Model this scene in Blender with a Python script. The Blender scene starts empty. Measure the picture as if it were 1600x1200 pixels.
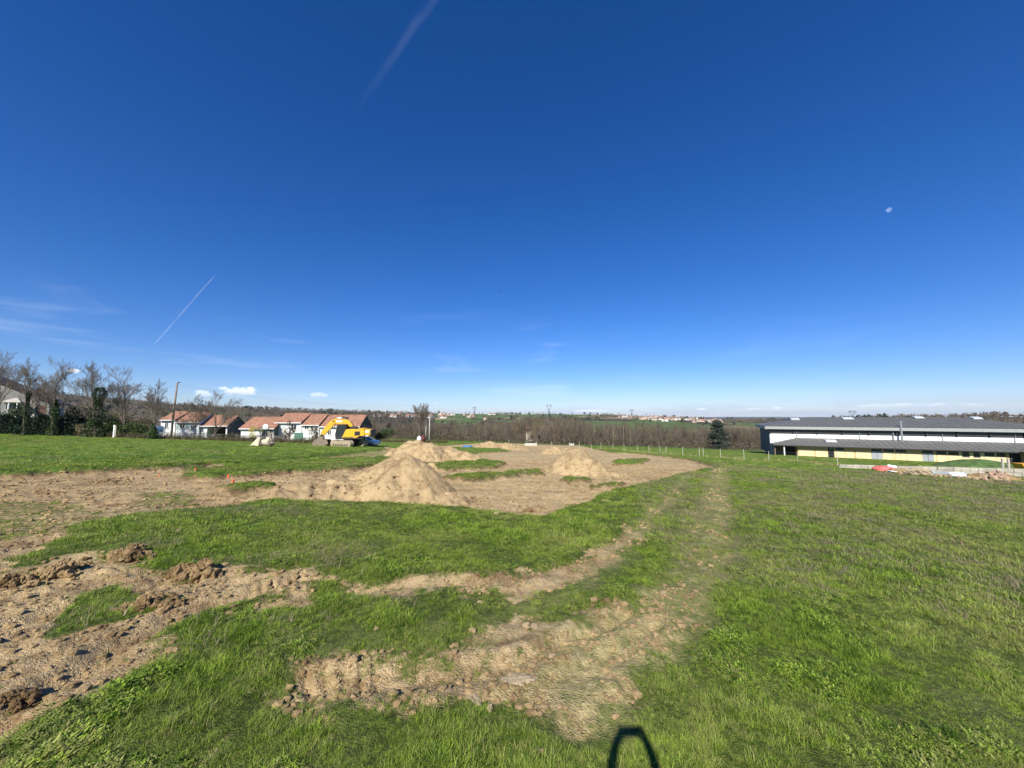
import bpy, bmesh, math, random
import numpy as np
from mathutils import Vector, Matrix
R = math.radians
random.seed(7)
rng = np.random.default_rng(11)
scene = bpy.context.scene
col = scene.collection

# ------------------------------------------------------------------ camera, sky, sun, exposure
CAM_H, PITCH, F = 2.2, math.atan(50 / 577.0), 577.0        # F: focal length in pixels of a 1600 px wide frame
cam_d = bpy.data.cameras.new('camera')
cam = bpy.data.objects.new('camera', cam_d); col.objects.link(cam)
cam.location = (0, 0, CAM_H); cam.rotation_euler = (math.pi / 2 + PITCH, 0, 0)
cam_d.sensor_width = 36; cam_d.lens = 36 * F / 1600
cam_d.clip_start = 0.02; cam_d.clip_end = 60000
scene.camera = cam

def ray(px, py):
    u, v = (px - 800) / F, (600 - py) / F
    c, s = math.cos(PITCH), math.sin(PITCH)
    return Vector((u, c - v * s, s + v * c))

_d = ray(984, 1140)                                         # where the shadow of the phone falls
SUN_AZ = math.atan2(-_d.x, -_d.y)                           # compass bearing of the sun from +Y, clockwise
SUN_EL = math.atan2(-_d.z, math.hypot(_d.x, _d.y))
sun_d = bpy.data.lights.new('sun', 'SUN'); sun_d.energy = 5.0; sun_d.angle = R(0.53); sun_d.color = (1, .955, .88)
sun = bpy.data.objects.new('sun', sun_d); col.objects.link(sun)
sun.rotation_euler = Vector(_d).to_track_quat('-Z', 'Y').to_euler()
sun.location = (0, 0, 60)

world = bpy.data.worlds.new('World'); scene.world = world; world.use_nodes = True
scene.view_settings.view_transform = 'Standard'; scene.view_settings.look = 'None'
scene.view_settings.exposure = 0.62; scene.view_settings.gamma = 1; scene.view_settings.use_curve_mapping = False
scene.cycles.use_denoising = True
scene.cycles.max_bounces = 6; scene.cycles.transparent_max_bounces = 12; scene.cycles.volume_bounces = 0
SKY_STRENGTH = 0.078


class NT:
    """tiny node-tree writer"""
    def __init__(s, tree):
        s.t = tree; s.n = tree.nodes; s.n.clear()
    def add(s, kind, **kw):
        nd = s.n.new(kind)
        for k, v in kw.items(): setattr(nd, k, v)
        return nd
    def link(s, a, b): s.t.links.new(a, b)
    def put(s, sock, v):
        if hasattr(v, 'is_linked') or hasattr(v, 'links'): s.link(v, sock)
        else: sock.default_value = v
    def m(s, op, a, b=0.0, c=0.0, clamp=False):
        nd = s.add('ShaderNodeMath', operation=op, use_clamp=clamp)
        s.put(nd.inputs[0], a); s.put(nd.inputs[1], b); s.put(nd.inputs[2], c)
        return nd.outputs[0]
    def dot(s, a, b):
        nd = s.add('ShaderNodeVectorMath', operation='DOT_PRODUCT'); s.put(nd.inputs[0], a); s.put(nd.inputs[1], b)
        return nd.outputs['Value']
    def noise(s, vec, scale, detail=4, rough=.55, dist=0.0):
        nd = s.add('ShaderNodeTexNoise'); s.put(nd.inputs['Vector'], vec)
        nd.inputs['Scale'].default_value = scale; nd.inputs['Detail'].default_value = detail
        nd.inputs['Roughness'].default_value = rough; nd.inputs['Distortion'].default_value = dist
        return nd.outputs['Fac']
    def ramp(s, v, a, b, lo=0.0, hi=1.0, smooth=True):
        nd = s.add('ShaderNodeMapRange', interpolation_type='SMOOTHSTEP' if smooth else 'LINEAR')
        s.put(nd.inputs[0], v); s.put(nd.inputs[1], a); s.put(nd.inputs[2], b); s.put(nd.inputs[3], lo); s.put(nd.inputs[4], hi)
        return nd.outputs[0]
    def mix(s, f, a, b, mode='MIX'):
        nd = s.add('ShaderNodeMix', data_type='RGBA', blend_type=mode)
        s.put(nd.inputs[0], f); s.put(nd.inputs[6], a); s.put(nd.inputs[7], b)
        return nd.outputs[2]
    def scale3(s, v, k):
        nd = s.add('ShaderNodeVectorMath', operation='MULTIPLY'); s.put(nd.inputs[0], v); nd.inputs[1].default_value = k
        return nd.outputs[0]


def build_world():
    w = NT(world.node_tree)
    sky = w.add('ShaderNodeTexSky', sky_type='NISHITA', sun_disc=False)
    sky.sun_elevation = SUN_EL; sky.sun_rotation = SUN_AZ
    sky.altitude = 300; sky.air_density = 1.0; sky.dust_density = 0.0; sky.ozone_density = 4.0
    d = w.add('ShaderNodeTexCoord').outputs['Generated']
    sep = w.add('ShaderNodeSeparateXYZ'); w.link(d, sep.inputs[0])
    hs = w.add('ShaderNodeHueSaturation'); hs.inputs['Saturation'].default_value = 1.31; hs.inputs['Value'].default_value = 1.0
    w.link(sky.outputs[0], hs.inputs['Color'])
    c = w.mix(1.0, hs.outputs[0], (.73, .79, 1.10, 1), 'MULTIPLY')
    white = (9.0, 9.6, 10.6, 1)
    def trail(c, p0, p1, width, k, seed, fade):
        a, b = ray(*p0).normalized(), ray(*p1).normalized()
        n = a.cross(b).normalized(); t = (b - a).normalized()
        lo, hi = a.dot(t), b.dot(t)
        wob = w.m('MULTIPLY', w.m('SUBTRACT', w.noise(d, 14, 1), .5), width * 1.2)
        dist = w.m('ABSOLUTE', w.m('ADD', w.dot(d, tuple(n)), wob))
        along = w.dot(d, tuple(t))
        side = w.m('GREATER_THAN', w.dot(d, tuple(((a + b) * .5).normalized())), .3)
        m = w.m('MULTIPLY', w.ramp(dist, width, 0.0), w.m('MULTIPLY', w.ramp(along, lo - .01, lo + fade), w.ramp(along, hi + .01, hi - .02)))
        puff = w.ramp(w.noise(d, seed, 4), .3, .65, .35, 1)
        m = w.m('MULTIPLY', w.m('MULTIPLY', m, side), w.m('MULTIPLY', puff, k))
        return w.mix(m, c, white)
    c = trail(c, (548, 186), (720, -60), .011, .05, 7, .30)
    c = trail(c, (238, 541), (336, 430), .0017, .20, 60, .02)
    # thin high cirrus
    st = w.noise(w.scale3(d, (1.0, 1.0, 7.0)), 3.1, 4, .6, .5)
    elev = sep.outputs['Z']
    cir = w.m('MULTIPLY', w.ramp(st, .53, .80), w.m('MULTIPLY', w.ramp(elev, .30, .12), w.ramp(elev, .0, .05)))
    c = w.mix(w.m('MULTIPLY', w.m('MULTIPLY', cir, w.ramp(sep.outputs['X'], .4, .1, .25, 1)), .22), c, white)
    # low banks and small cumulus near the horizon
    bank = w.noise(w.scale3(d, (1.0, 1.0, 9.0)), 5.5, 4, .6)
    bm = w.m('MULTIPLY', w.ramp(bank, .46, .60), w.m('MULTIPLY', w.ramp(elev, .045, .018), w.ramp(elev, -.002, .006)))
    right = w.ramp(sep.outputs['X'], -.05, .25)
    c = w.mix(w.m('MULTIPLY', w.m('MULTIPLY', bm, right), .42), c, (5.2, 5.9, 7.3, 1))
    cu = w.noise(w.scale3(d, (1.0, 1.0, 2.4)), 34, 4, .58)
    for (p0, rx, rz, k) in (((372, 612), .046, .015, .72), ((315, 616), .02, .010, .5), ((496, 618), .026, .009, .38), ((117, 580), .012, .006, .75),
                            ((925, 643), .06, .006, .8), ((1095, 640), .016, .006, .7), ((1180, 639), .02, .004, .45),
                            ((1420, 634), .10, .006, .30), ((680, 630), .01, .003, .4), ((1215, 638), .012, .005, .6)):
        q = ray(*p0).normalized()
        ex = Vector((q.y, -q.x, 0)).normalized(); ez = ex.cross(q).normalized()
        if ez.z < 0: ez = -ez
        x = w.m('DIVIDE', w.dot(d, tuple(ex)), rx); z = w.m('DIVIDE', w.m('SUBTRACT', w.dot(d, tuple(ez)), 0), rz)
        front = w.m('GREATER_THAN', w.dot(d, tuple(q)), .5)
        rr = w.m('ADD', w.m('MULTIPLY', x, x), w.m('MULTIPLY', z, z))
        body = w.m('SUBTRACT', w.m('ADD', cu, .18), w.m('MULTIPLY', rr, .32))
        msk = w.m('MULTIPLY', w.m('MULTIPLY', w.ramp(body, .46, .60), w.ramp(z, -.9, -.2)), w.m('MULTIPLY', front, k))
        c = w.mix(msk, c, w.mix(w.ramp(z, -.8, .5), (6.0, 6.8, 8.2, 1), (11.5, 11.8, 12.2, 1)))
    bg = w.add('ShaderNodeBackground'); bg.inputs['Strength'].default_value = SKY_STRENGTH; w.link(c, bg.inputs['Color'])
    out = w.add('ShaderNodeOutputWorld'); w.link(bg.outputs[0], out.inputs['Surface'])
build_world()

# ------------------------------------------------------------------ numpy noise
def _hash(ix, iy, seed):
    h = (ix.astype(np.int64) * 374761393 + iy.astype(np.int64) * 668265263 + seed * 1442695041) & 0xffffffff
    h = ((h ^ (h >> 13)) * 1274126177) & 0xffffffff
    return ((h ^ (h >> 16)) & 0xffff) / 65535.0
def vnoise(x, y, seed=0):
    ix, iy = np.floor(x), np.floor(y); fx, fy = x - ix, y - iy
    fx = fx * fx * (3 - 2 * fx); fy = fy * fy * (3 - 2 * fy)
    a, b = _hash(ix, iy, seed), _hash(ix + 1, iy, seed); c, d = _hash(ix, iy + 1, seed), _hash(ix + 1, iy + 1, seed)
    return (a * (1 - fx) + b * fx) * (1 - fy) + (c * (1 - fx) + d * fx) * fy
def fbm(x, y, scale, octv=4, seed=0, gain=.5):
    x = np.asarray(x, float) / scale; y = np.asarray(y, float) / scale; s = 0; a = 1; n = 0
    for o in range(octv):
        c, sn = math.cos(o * 1.3), math.sin(o * 1.3)
        s = s + a * vnoise(x * c - y * sn + o * 17.3, x * sn + y * c - o * 9.1, seed + o); n += a
        x = x * 2.03; y = y * 2.03; a *= gain
    return s / n - .5
def sstep(v, a, b):
    t = np.clip((v - a) / (b - a), 0, 1); return t * t * (3 - 2 * t)

# ------------------------------------------------------------------ the lie of the land
PA, PB = -0.031, -0.053
def gp(px, py):
    d = ray(px, py); t = CAM_H / (PA * d.x + PB * d.y - d.z)
    return (d.x * t, d.y * t)
def at(px, py, depth):
    d = ray(px, py); k = depth / d.y
    return Vector((d.x * k, depth, CAM_H + d.z * k))
def poly(*pts): return np.array([gp(*p) for p in pts])
def sdist(x, y, P):
    """signed distance to polygon, positive inside"""
    best = np.full(x.shape, 1e9); ins = np.zeros(x.shape, bool)
    n = len(P)
    for i in range(n):
        ax, ay = P[i]; bx, by = P[(i + 1) % n]
        ex, ey = bx - ax, by - ay
        t = np.clip(((x - ax) * ex + (y - ay) * ey) / (ex * ex + ey * ey + 1e-9), 0, 1)
        best = np.minimum(best, (x - ax - t * ex) ** 2 + (y - ay - t * ey) ** 2)
        if abs(ey) > 1e-9:
            c = ((ay > y) != (by > y)) & (x < ex * (y - ay) / ey + ax); ins ^= c
    return np.where(ins, 1, -1) * np.sqrt(best)

SITE = poly((-60,737),(0,735),(60,732),(180,728),(260,725),(330,721),(400,719),(470,714),(545,705),(600,700),(640,697),(745,692.5),(820,692),
            (900,695),(960,706),(1010,708),(1080,715),(1125,728),(1060,741),(1010,752),(960,765),(930,776),(905,786),(870,797),(835,804),(790,800),
            (740,790),(690,787),(600,782),(430,780),(300,793),(210,803),(130,820),(60,852),(20,880),(-60,915))
ISL = [poly((268,738),(300,727),(400,720),(500,713),(600,711),(640,716),(560,728),(470,732),(400,737),(330,741)),
       poly((330,752),(425,748),(430,757),(350,761)), poly((690,730),(660,722),(760,715),(792,719),(780,727)),
       poly((690,739),(760,736),(850,728),(852,735),(740,745)), poly((870,742),(935,741),(930,746),(880,748)),
       poly((955,717),(1015,715),(1005,722),(960,723)), poly((915,752),(990,747),(965,755),(930,757)),
       poly((1030,742),(1095,728),(1070,738)), poly((640,705),(700,698),(770,698),(800,703),(700,708))]
SOFT = [poly((-60,775),(0,765),(120,770),(200,785),(120,815),(40,835),(-60,850)), poly((190,757),(300,752),(330,775),(200,790)),
        poly((470,706),(560,700),(640,704),(600,712),(480,718)), poly((870,775),(940,770),(900,795),(860,790))]
TRACKS = [(poly((-80,905),(0,885),(60,882),(120,868),(190,868),(240,880),(300,893),(400,884),(480,878),(512,892),(500,915),(430,935),(310,962),(250,1003),
                (180,1062),(110,1112),(60,1155),(20,1195),(-60,1290),(-160,1290),(-160,1000)), .80),
          (poly((505,922),(560,910),(640,900),(780,889),(900,865),(950,842),(1010,812),(1000,845),(940,888),(860,928),(800,952),(765,938),(640,928),(560,938)), .72),
          (poly((415,1040),(560,1022),(700,1006),(790,985),(830,968),(960,938),(1000,965),(1060,945),(1100,925),(1050,1000),(985,1090),(935,1150),(860,1152),(785,1122),
                (745,1094),(640,1098),(560,1094),(500,1128),(455,1122),(430,1075)), .66),
          (poly((270,1195),(330,1170),(345,1200),(300,1230),(260,1230)), .7), (poly((455,1160),(500,1150),(510,1185),(470,1190)), .55),
          (poly((330,905),(470,925),(470,960),(390,960),(400,940),(330,925)), .85)]
WORN = [(poly((935,1165),(860,1155),(800,1100),(775,1050),(840,995),(950,945),(1025,900),(1062,830),(1098,755),(1112,729),(1140,731),(1152,800),(1168,880),(1135,960),(1085,1040),(1035,1110),(990,1165)), .92),
        (poly((800,955),(870,915),(940,870),(985,820),(1030,775),(1062,742),(1085,735),(1060,790),(1020,835),(960,890),(880,945),(830,965)), .9),
        (poly((520,1000),(640,975),(800,965),(830,990),(700,1020),(560,1035),(430,1045)), .45), (poly((300,1000),(420,950),(560,945),(520,990),(380,1040),(260,1080)), .35)]
RUTS = [((-60,1165),(60,1085),(180,1010),(300,955),(430,915),(505,897)), ((-60,1010),(60,965),(150,945),(250,915),(330,900),(470,885)), ((430,1085),(600,1060),(760,1050),(900,1000),(1000,950),(1070,860),(1112,745)),
        ((905,1150),(1010,1080),(1085,1000),(1135,900),(1140,800),(1128,735)), ((510,928),(640,915),(790,905),(900,872),(1000,815),(1070,745)), ((-60,790),(130,775),(330,765),(420,770)), ((-60,757),(150,750),(330,745),(560,735)),
        ((740,790),(850,765),(960,750),(1110,727)), ((720,770),(860,750),(980,735),(1080,720)), ((600,702),(760,706),(860,720),(980,728))]
RUTS = [[gp(*p) for p in q] for q in RUTS]
def worn_mask(x, y):
    wx = x + fbm(x, y, .7, 3, 131) * .7; wy = y + fbm(x, y, .7, 3, 132) * .7
    m = np.zeros(x.shape)
    for P, k in WORN: m = np.maximum(m, k * sstep(sdist(wx, wy, P), -.2, .4))
    return m * np.clip(.95 + .9 * fbm(x, y, .8, 3, 133), .5, 1)
def rut_height(x, y):
    z = np.zeros(x.shape)
    for q in RUTS:
        best = np.full(x.shape, 1e9)
        for (ax, ay), (bx, by) in zip(q[:-1], q[1:]):
            ex, ey = bx - ax, by - ay; t = np.clip(((x - ax) * ex + (y - ay) * ey) / (ex * ex + ey * ey), 0, 1)
            best = np.minimum(best, np.hypot(x - ax - t * ex, y - ay - t * ey))
        d = np.abs(best + fbm(x, y, 1.1, 2, 140) * .25)
        z += (-.055 * np.exp(-(d / .15) ** 2) + .035 * np.exp(-((d - .30) / .10) ** 2)) * (.5 + 1.2 * np.clip(fbm(x, y, .9, 2, 141) + .5, 0, 1))
    return z
GRASSI = [poly((22,968),(100,930),(180,905),(215,915),(250,950),(150,975),(95,1006))]
FLAT = [poly((385,955),(430,935),(490,925),(505,945),(470,958))]

SANDY = poly((380,785),(420,745),(540,725),(600,702),(745,690),(900,692),(1000,706),(1125,727),(1010,752),(930,776),(840,806),(740,792),(600,783))
def dirt_mask(x, y):
    wx = x + fbm(x, y, .9, 3, 31) * .8 + fbm(x, y, .22, 2, 35) * .22; wy = y + fbm(x, y, .9, 3, 32) * .8 + fbm(x, y, .22, 2, 36) * .22
    r = np.hypot(x, y); far = np.clip(r / 14, .35, 3)
    s = sdist(wx, wy, SITE)
    site = sstep(s, -.10 * far, .22 * far)
    isl = fbm(x, y, 1.6, 3, 37) * 1.1; rag = fbm(x, y, .7, 3, 39)
    for P in ISL: site = site * (1 - sstep(sdist(wx + isl * .8, wy + isl, P), -.05, .35) * np.clip(.8 + 1.3 * rag, .15, .92))
    cut = site.copy()
    for P in SOFT: site = site * (1 - .5 * sstep(sdist(wx, wy, P), -.3, .5))
    m = site
    for P, k in TRACKS: m = np.maximum(m, k * sstep(sdist(wx, wy, P), -.28, .32))
    wm = worn_mask(x, y); m = np.maximum(m, .42 * wm)
    for P in GRASSI: m = m * (1 - sstep(sdist(wx, wy, P), -.06, .12))
    return m, cut

RIDGE = np.array([(-900,596,900),(-300,592,1500),(0,598,1700),(40,605,1800),(70,611,1800),(110,617,1800),(200,624,1700),(260,631,1500),(330,635,1400),(420,639,1300),(520,642,1200),
                  (600,645,1100),(700,646,1100),(760,647,1250),(860,647,1300),(960,648,1300),(985,649,1250),(1060,653,1200),(1120,656,1200),(1180,657,1200),(1300,657,1100),
                  (1500,653,800),(1560,651,800),(1640,653,800),(2600,655,900)], float)
_rt = np.array([math.atan2((p[0] - 800) / F, 1.0) for p in RIDGE])
_rz = np.array([CAM_H + ray(p[0], p[1]).z / math.hypot(ray(p[0], p[1]).x, ray(p[0], p[1]).y) * p[2] for p in RIDGE])
def terrain(x, y):
    x = np.asarray(x, float); y = np.asarray(y, float)
    r = np.hypot(x, y); th = np.arctan2(x, y)
    k = np.minimum(1, 190 / np.maximum(r, 1e-3))
    z0 = PA * x * k + PB * y * k
    Rr = np.interp(th, _rt, RIDGE[:, 2]); Zr = np.interp(th, _rt, _rz)
    t = np.clip((r - 190) / (Rr - 190), 0, 1); t = t * t * (1.6 - .6 * t)
    z = z0 * (1 - t) + Zr * t + (fbm(x, y, 260, 3, 5) * 14) * sstep(r, 250, 500) * (1 - sstep(r / Rr, .8, 1)) 
    beyond = sstep(r / Rr, 1.0, 1.7)
    back = Zr - 40 - (r - Rr) * .002
    z = z * (1 - beyond) + back * beyond
    far = sstep(r, 7000, 14000)
    z = z * (1 - far) + (CAM_H - 14000 * 2.2 / F + 60 * fbm(th * 60, th * 0, 4, 4, 77)) * far
    return z
def ground_h(x, y, m=None, cut=None):
    x = np.asarray(x, float); y = np.asarray(y, float)
    r = np.hypot(x, y)
    if m is None: m, cut = dirt_mask(x, y)
    near = 1 - sstep(r, 60, 110)
    z = terrain(x, y) + near * (fbm(x, y, 6, 2, 3) * .16 + fbm(x, y, 1.3, 3, 8) * .07)
    z = z - near * cut * .30 * sstep(r, 9, 16) - near * m * .05
    rough = fbm(x, y, .45, 4, 14, .6)
    z = z + near * (m * (rough * .15 + np.maximum(fbm(x, y, .16, 3, 21), .04) * .17 * np.clip(.7 + 2 * fbm(x, y, 1.1, 2, 23), .1, 1.4)) + (1 - m) * rough * .05)
    z = z + near * np.clip(m * 1.5, 0, 1) * rut_height(x, y)
    # cleat marks of a crawler pressed across the near bare strip and the left track
    for (p0, p1, wd) in (((440,1085),(600,1045),.30), ((380,930),(500,905),.40)):
        a = np.array(gp(*p0)); b = np.array(gp(*p1)); L = np.hypot(*(b - a)); e = (b - a) / L
        s = (x - a[0]) * e[0] + (y - a[1]) * e[1]; q = np.abs((x - a[0]) * -e[1] + (y - a[1]) * e[0] + fbm(x, y, .5, 2, 5) * .2)
        k = sstep(s, -.1, .2) * (1 - sstep(s, L - .2, L + .1)) * (1 - sstep(q, wd * .7, wd))
        z = z + k * m * (.018 * np.sin((s + fbm(x, y, .3, 2, 6) * .12) * 2 * math.pi / .13) - .01)
    return z
def gz(x, y):
    return float(ground_h(np.array([x]), np.array([y]))[0])

# ------------------------------------------------------------------ materials
def principled(name):
    m = bpy.data.materials.new(name); m.use_nodes = True
    t = NT(m.node_tree); out = t.add('ShaderNodeOutputMaterial'); b = t.add('ShaderNodeBsdfPrincipled')
    t.link(b.outputs[0], out.inputs['Surface'])
    return m, t, b
_mats = {}
def mat(name, rgb, rough=.7, var=.25, scale=6.0, metal=0.0, bump=0.0, bscale=None, coord='Object', dirt=0.0, spec=.4):
    """plain surface with fine colour variation, optional relief and dust"""
    if name in _mats: return _mats[name]
    m, t, b = principled(name)
    v = t.add('ShaderNodeTexCoord').outputs[coord]
    n = t.noise(v, scale, 5, .6)
    lo = tuple(c * (1 - var) for c in rgb) + (1,); hi = tuple(min(1, c * (1 + var)) for c in rgb) + (1,)
    c = t.mix(t.ramp(n, .25, .75), lo, hi)
    if dirt:
        c = t.mix(t.m('MULTIPLY', t.ramp(t.noise(v, scale * .6, 6, .7), .42, .7), dirt), c, (.23, .17, .105, 1))
    t.link(c, b.inputs['Base Color']); b.inputs['Roughness'].default_value = rough; b.inputs['Metallic'].default_value = metal
    b.inputs['Specular IOR Level'].default_value = spec
    if bump:
        bp = t.add('ShaderNodeBump'); bp.inputs['Strength'].default_value = bump; bp.inputs['Distance'].default_value = .05
        t.link(t.noise(v, bscale or scale * 3, 5, .65), bp.inputs['Height']); t.link(bp.outputs[0], b.inputs['Normal'])
    _mats[name] = m
    return m

def soil_color(t, p):
    a = t.noise(p, .35, 2, .6); b = t.noise(p, 2.2, 4, .68); c = t.noise(p, 17, 3, .65)
    k = t.mix(t.ramp(a, .35, .65), (.37, .262, .135, 1), (.47, .345, .18, 1))
    k = t.mix(t.ramp(b, .42, .68), k, (.215, .138, .068, 1))
    k = t.mix(t.m('MULTIPLY', t.ramp(c, .5, .72), .6), k, (.50, .39, .225, 1))
    k = t.mix(t.m('MULTIPLY', t.ramp(c, .42, .28), .55), k, (.14, .088, .042, 1))
    return k, a, b, c
def ground_material():
    m, t, b = principled('grass_and_soil')
    p = t.add('ShaderNodeNewGeometry').outputs['Position']
    at_d = t.add('ShaderNodeAttribute', attribute_name='dirt').outputs['Fac']
    at_l = t.add('ShaderNodeAttribute', attribute_name='land').outputs['Color']
    soil, a, n2, n3 = soil_color(t, p)
    g1 = t.noise(p, .9, 3, .6); g2 = t.noise(p, 9, 3, .7); g3 = t.noise(p, .07, 4, .65)
    g = t.mix(t.ramp(g2, .3, .7), (.55, .55, .55, 1), (1.4, 1.4, 1.35, 1))
    grass = t.mix(1.0, at_l, g, 'MULTIPLY')
    grass = t.mix(t.m('MULTIPLY', t.ramp(g1, .52, .72), .32), grass, (.155, .150, .065, 1))
    gfar = t.mix(1.0, at_l, t.mix(t.ramp(g3, .3, .7), (.62, .62, .66, 1), (1.35, 1.32, 1.25, 1)), 'MULTIPLY')
    cd = t.add('ShaderNodeVectorMath', operation='LENGTH'); t.link(p, cd.inputs[0])
    grass = t.mix(t.ramp(cd.outputs['Value'], 110, 200), grass, gfar)
    at_s = t.add('ShaderNodeAttribute', attribute_name='sand').outputs['Fac']
    soil = t.mix(t.m('MULTIPLY', at_s, .85), soil, t.mix(t.ramp(n3, .35, .65), (.40, .29, .145, 1), (.56, .43, .235, 1)))
    at_t = t.add('ShaderNodeAttribute', attribute_name='topsoil').outputs['Fac']
    soil = t.mix(t.m('MULTIPLY', at_t, t.ramp(n2, .3, .6, .45, .95)), soil, (.125, .082, .042, 1))
    f = t.m('ADD', at_d, t.m('MULTIPLY', t.m('SUBTRACT', t.noise(p, 5.5, 4, .72), .5), 1.7))
    f = t.ramp(f, .28, .66)
    at_w = t.add('ShaderNodeAttribute', attribute_name='worn').outputs['Fac']
    straw = t.mix(t.ramp(n3, .35, .65), (.22, .225, .075, 1), (.40, .355, .155, 1))
    base = t.mix(t.m('MULTIPLY', at_w, t.ramp(g1, .3, .62, .95, .4)), t.mix(f, grass, soil), straw)
    t.link(base, b.inputs['Base Color'])
    b.inputs['Roughness'].default_value = .95; b.inputs['Specular IOR Level'].default_value = .12
    bp = t.add('ShaderNodeBump'); bp.inputs['Strength'].default_value = .75; bp.inputs['Distance'].default_value = .045
    t.link(t.m('ADD', t.m('MULTIPLY', n3, .7), t.noise(p, 48, 2, .7)), bp.inputs['Height']); t.link(bp.outputs[0], b.inputs['Normal'])
    return m
M_GROUND = ground_material()
def soil_material(name, tint=(1, 1, 1), k=1.0):
    m, t, b = principled(name)
    p = t.add('ShaderNodeNewGeometry').outputs['Position']
    soil, a, n2, n3 = soil_color(t, p)
    base = t.mix(t.ramp(n2, .35, .7), (.43, .318, .172, 1), (.32, .23, .122, 1))
    c = t.mix(k, soil, base)
    c = t.mix(t.m('MULTIPLY', t.ramp(t.noise(p, 1.1, 5, .7), .52, .68), .6), c, (.20, .135, .066, 1))
    c = t.mix(1.0, c, tint + (1,), 'MULTIPLY')
    t.link(c, b.inputs['Base Color']); b.inputs['Roughness'].default_value = .97; b.inputs['Specular IOR Level'].default_value = .08
    bp = t.add('ShaderNodeBump'); bp.inputs['Strength'].default_value = .8; bp.inputs['Distance'].default_value = .05
    t.link(t.m('ADD', t.noise(p, 14, 6, .75), t.m('MULTIPLY', t.noise(p, 45, 4, .7), .5)), bp.inputs['Height']); t.link(bp.outputs[0], b.inputs['Normal'])
    return m
M_PILE = soil_material('loose_sandy_soil', (1, 1, 1), .75)
M_CLOD = soil_material('turned_soil', (.74, .70, .65), .1)

def leaf_material(name, c0, c1, trans=.35, nscale=.6, dry=None, dryk=0.0, rough=.55, spread=.45):
    m = bpy.data.materials.new(name); m.use_nodes = True
    t = NT(m.node_tree); out = t.add('ShaderNodeOutputMaterial')
    p = t.add('ShaderNodeNewGeometry').outputs['Position']
    rnd = t.add('ShaderNodeObjectInfo').outputs['Random']
    n = t.m('ADD', t.m('MULTIPLY', t.noise(p, nscale, 4, .6), .9), t.m('MULTIPLY', t.m('SUBTRACT', rnd, .5), spread))
    c = t.mix(t.ramp(n, .22, .72), c0 + (1,), c1 + (1,))
    if dry:
        q = t.m('ADD', t.noise(p, .33, 5, .65), t.m('MULTIPLY', t.m('SUBTRACT', t.m('FRACT', t.m('MULTIPLY', rnd, 37.7)), .5), .35))
        c = t.mix(t.m('MULTIPLY', t.ramp(q, .48, .66), dryk), c, dry + (1,))
    b = t.add('ShaderNodeBsdfPrincipled'); t.link(c, b.inputs['Base Color']); b.inputs['Roughness'].default_value = rough; b.inputs['Specular IOR Level'].default_value = .25
    tr = t.add('ShaderNodeBsdfTranslucent'); t.link(c, tr.inputs['Color'])
    mx = t.add('ShaderNodeMixShader'); mx.inputs[0].default_value = trans
    t.link(b.outputs[0], mx.inputs[1]); t.link(tr.outputs[0], mx.inputs[2]); t.link(mx.outputs[0], out.inputs['Surface'])
    return m
M_GRASS = leaf_material('grass_blades', (.066, .128, .010), (.300, .415, .048), .35, 1.4, (.46, .40, .16), .5, spread=.85)
M_STRAW = leaf_material('flattened_dry_grass', (.26, .25, .085), (.50, .43, .20), .25, .8)
M_WEED = leaf_material('dead_weed_stalks', (.19, .15, .09), (.31, .25, .155), .15, .8)
M_BARK = mat('grey_brown_bark', (.115, .090, .068), .9, .35, 3, bump=.3)
M_TWIG = mat('bare_twigs', (.160, .128, .098), .9, .3, .8)
M_TWIG2 = mat('reddish_bare_twigs', (.150, .118, .080), .9, .3, .3)
M_TWIG3 = mat('dark_bare_twigs', (.085, .068, .052), .9, .3, .5)
M_TWIG4 = mat('olive_budding_twigs', (.165, .145, .082), .9, .3, .5)
M_IVY = leaf_material('ivy_leaves', (.020, .040, .012), (.055, .095, .025), .2, 1.2)
M_CONIFER = leaf_material('dark_conifer_needles', (.010, .022, .010), (.030, .055, .022), .1, .9)
M_SHRUB = leaf_material('evergreen_shrub_leaves', (.022, .042, .014), (.075, .110, .030), .2, .8)
M_FORSY = leaf_material('yellow_blossom', (.42, .36, .04), (.62, .52, .07), .3, 1.5)

# ------------------------------------------------------------------ mesh helpers
def np_mesh(name, V, faces_n, n_per, mats, smooth=True):
    me = bpy.data.meshes.new(name)
    V = np.asarray(V, np.float32); Fc = np.asarray(faces_n, np.int32).reshape(-1, n_per)
    me.vertices.add(len(V)); me.vertices.foreach_set('co', V.ravel())
    me.loops.add(Fc.size); me.loops.foreach_set('vertex_index', Fc.ravel())
    me.polygons.add(len(Fc)); me.polygons.foreach_set('loop_start', np.arange(0, Fc.size, n_per, dtype=np.int32))
    me.polygons.foreach_set('use_smooth', np.full(len(Fc), smooth))
    for m in (mats if isinstance(mats, (list, tuple)) else [mats]): me.materials.append(m)
    me.update(calc_edges=True); me.validate()
    return me
def link(name, me, parent=None):
    o = bpy.data.objects.new(name, me); col.objects.link(o)
    if parent is not None: o.parent = parent
    return o
def tag(o, label=None, cat=None, group=None, kind=None):
    if label: o['label'] = label
    if cat: o['category'] = cat
    if group: o['group'] = group
    if kind: o['kind'] = kind
    return o
def thing(name, label, cat, loc=(0, 0, 0), rz=0.0, group=None, scale=1.0):
    o = bpy.data.objects.new(name, None); col.objects.link(o)
    o.location = loc; o.rotation_euler = (0, 0, rz); o.scale = (scale,) * 3; o.empty_display_size = .2
    return tag(o, label, cat, group)
def copy_tree(o, parent=None):
    c = o.copy(); col.objects.link(c)
    if parent is not None: c.parent = parent
    for ch in list(o.children): copy_tree(ch, c)
    return c

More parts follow.
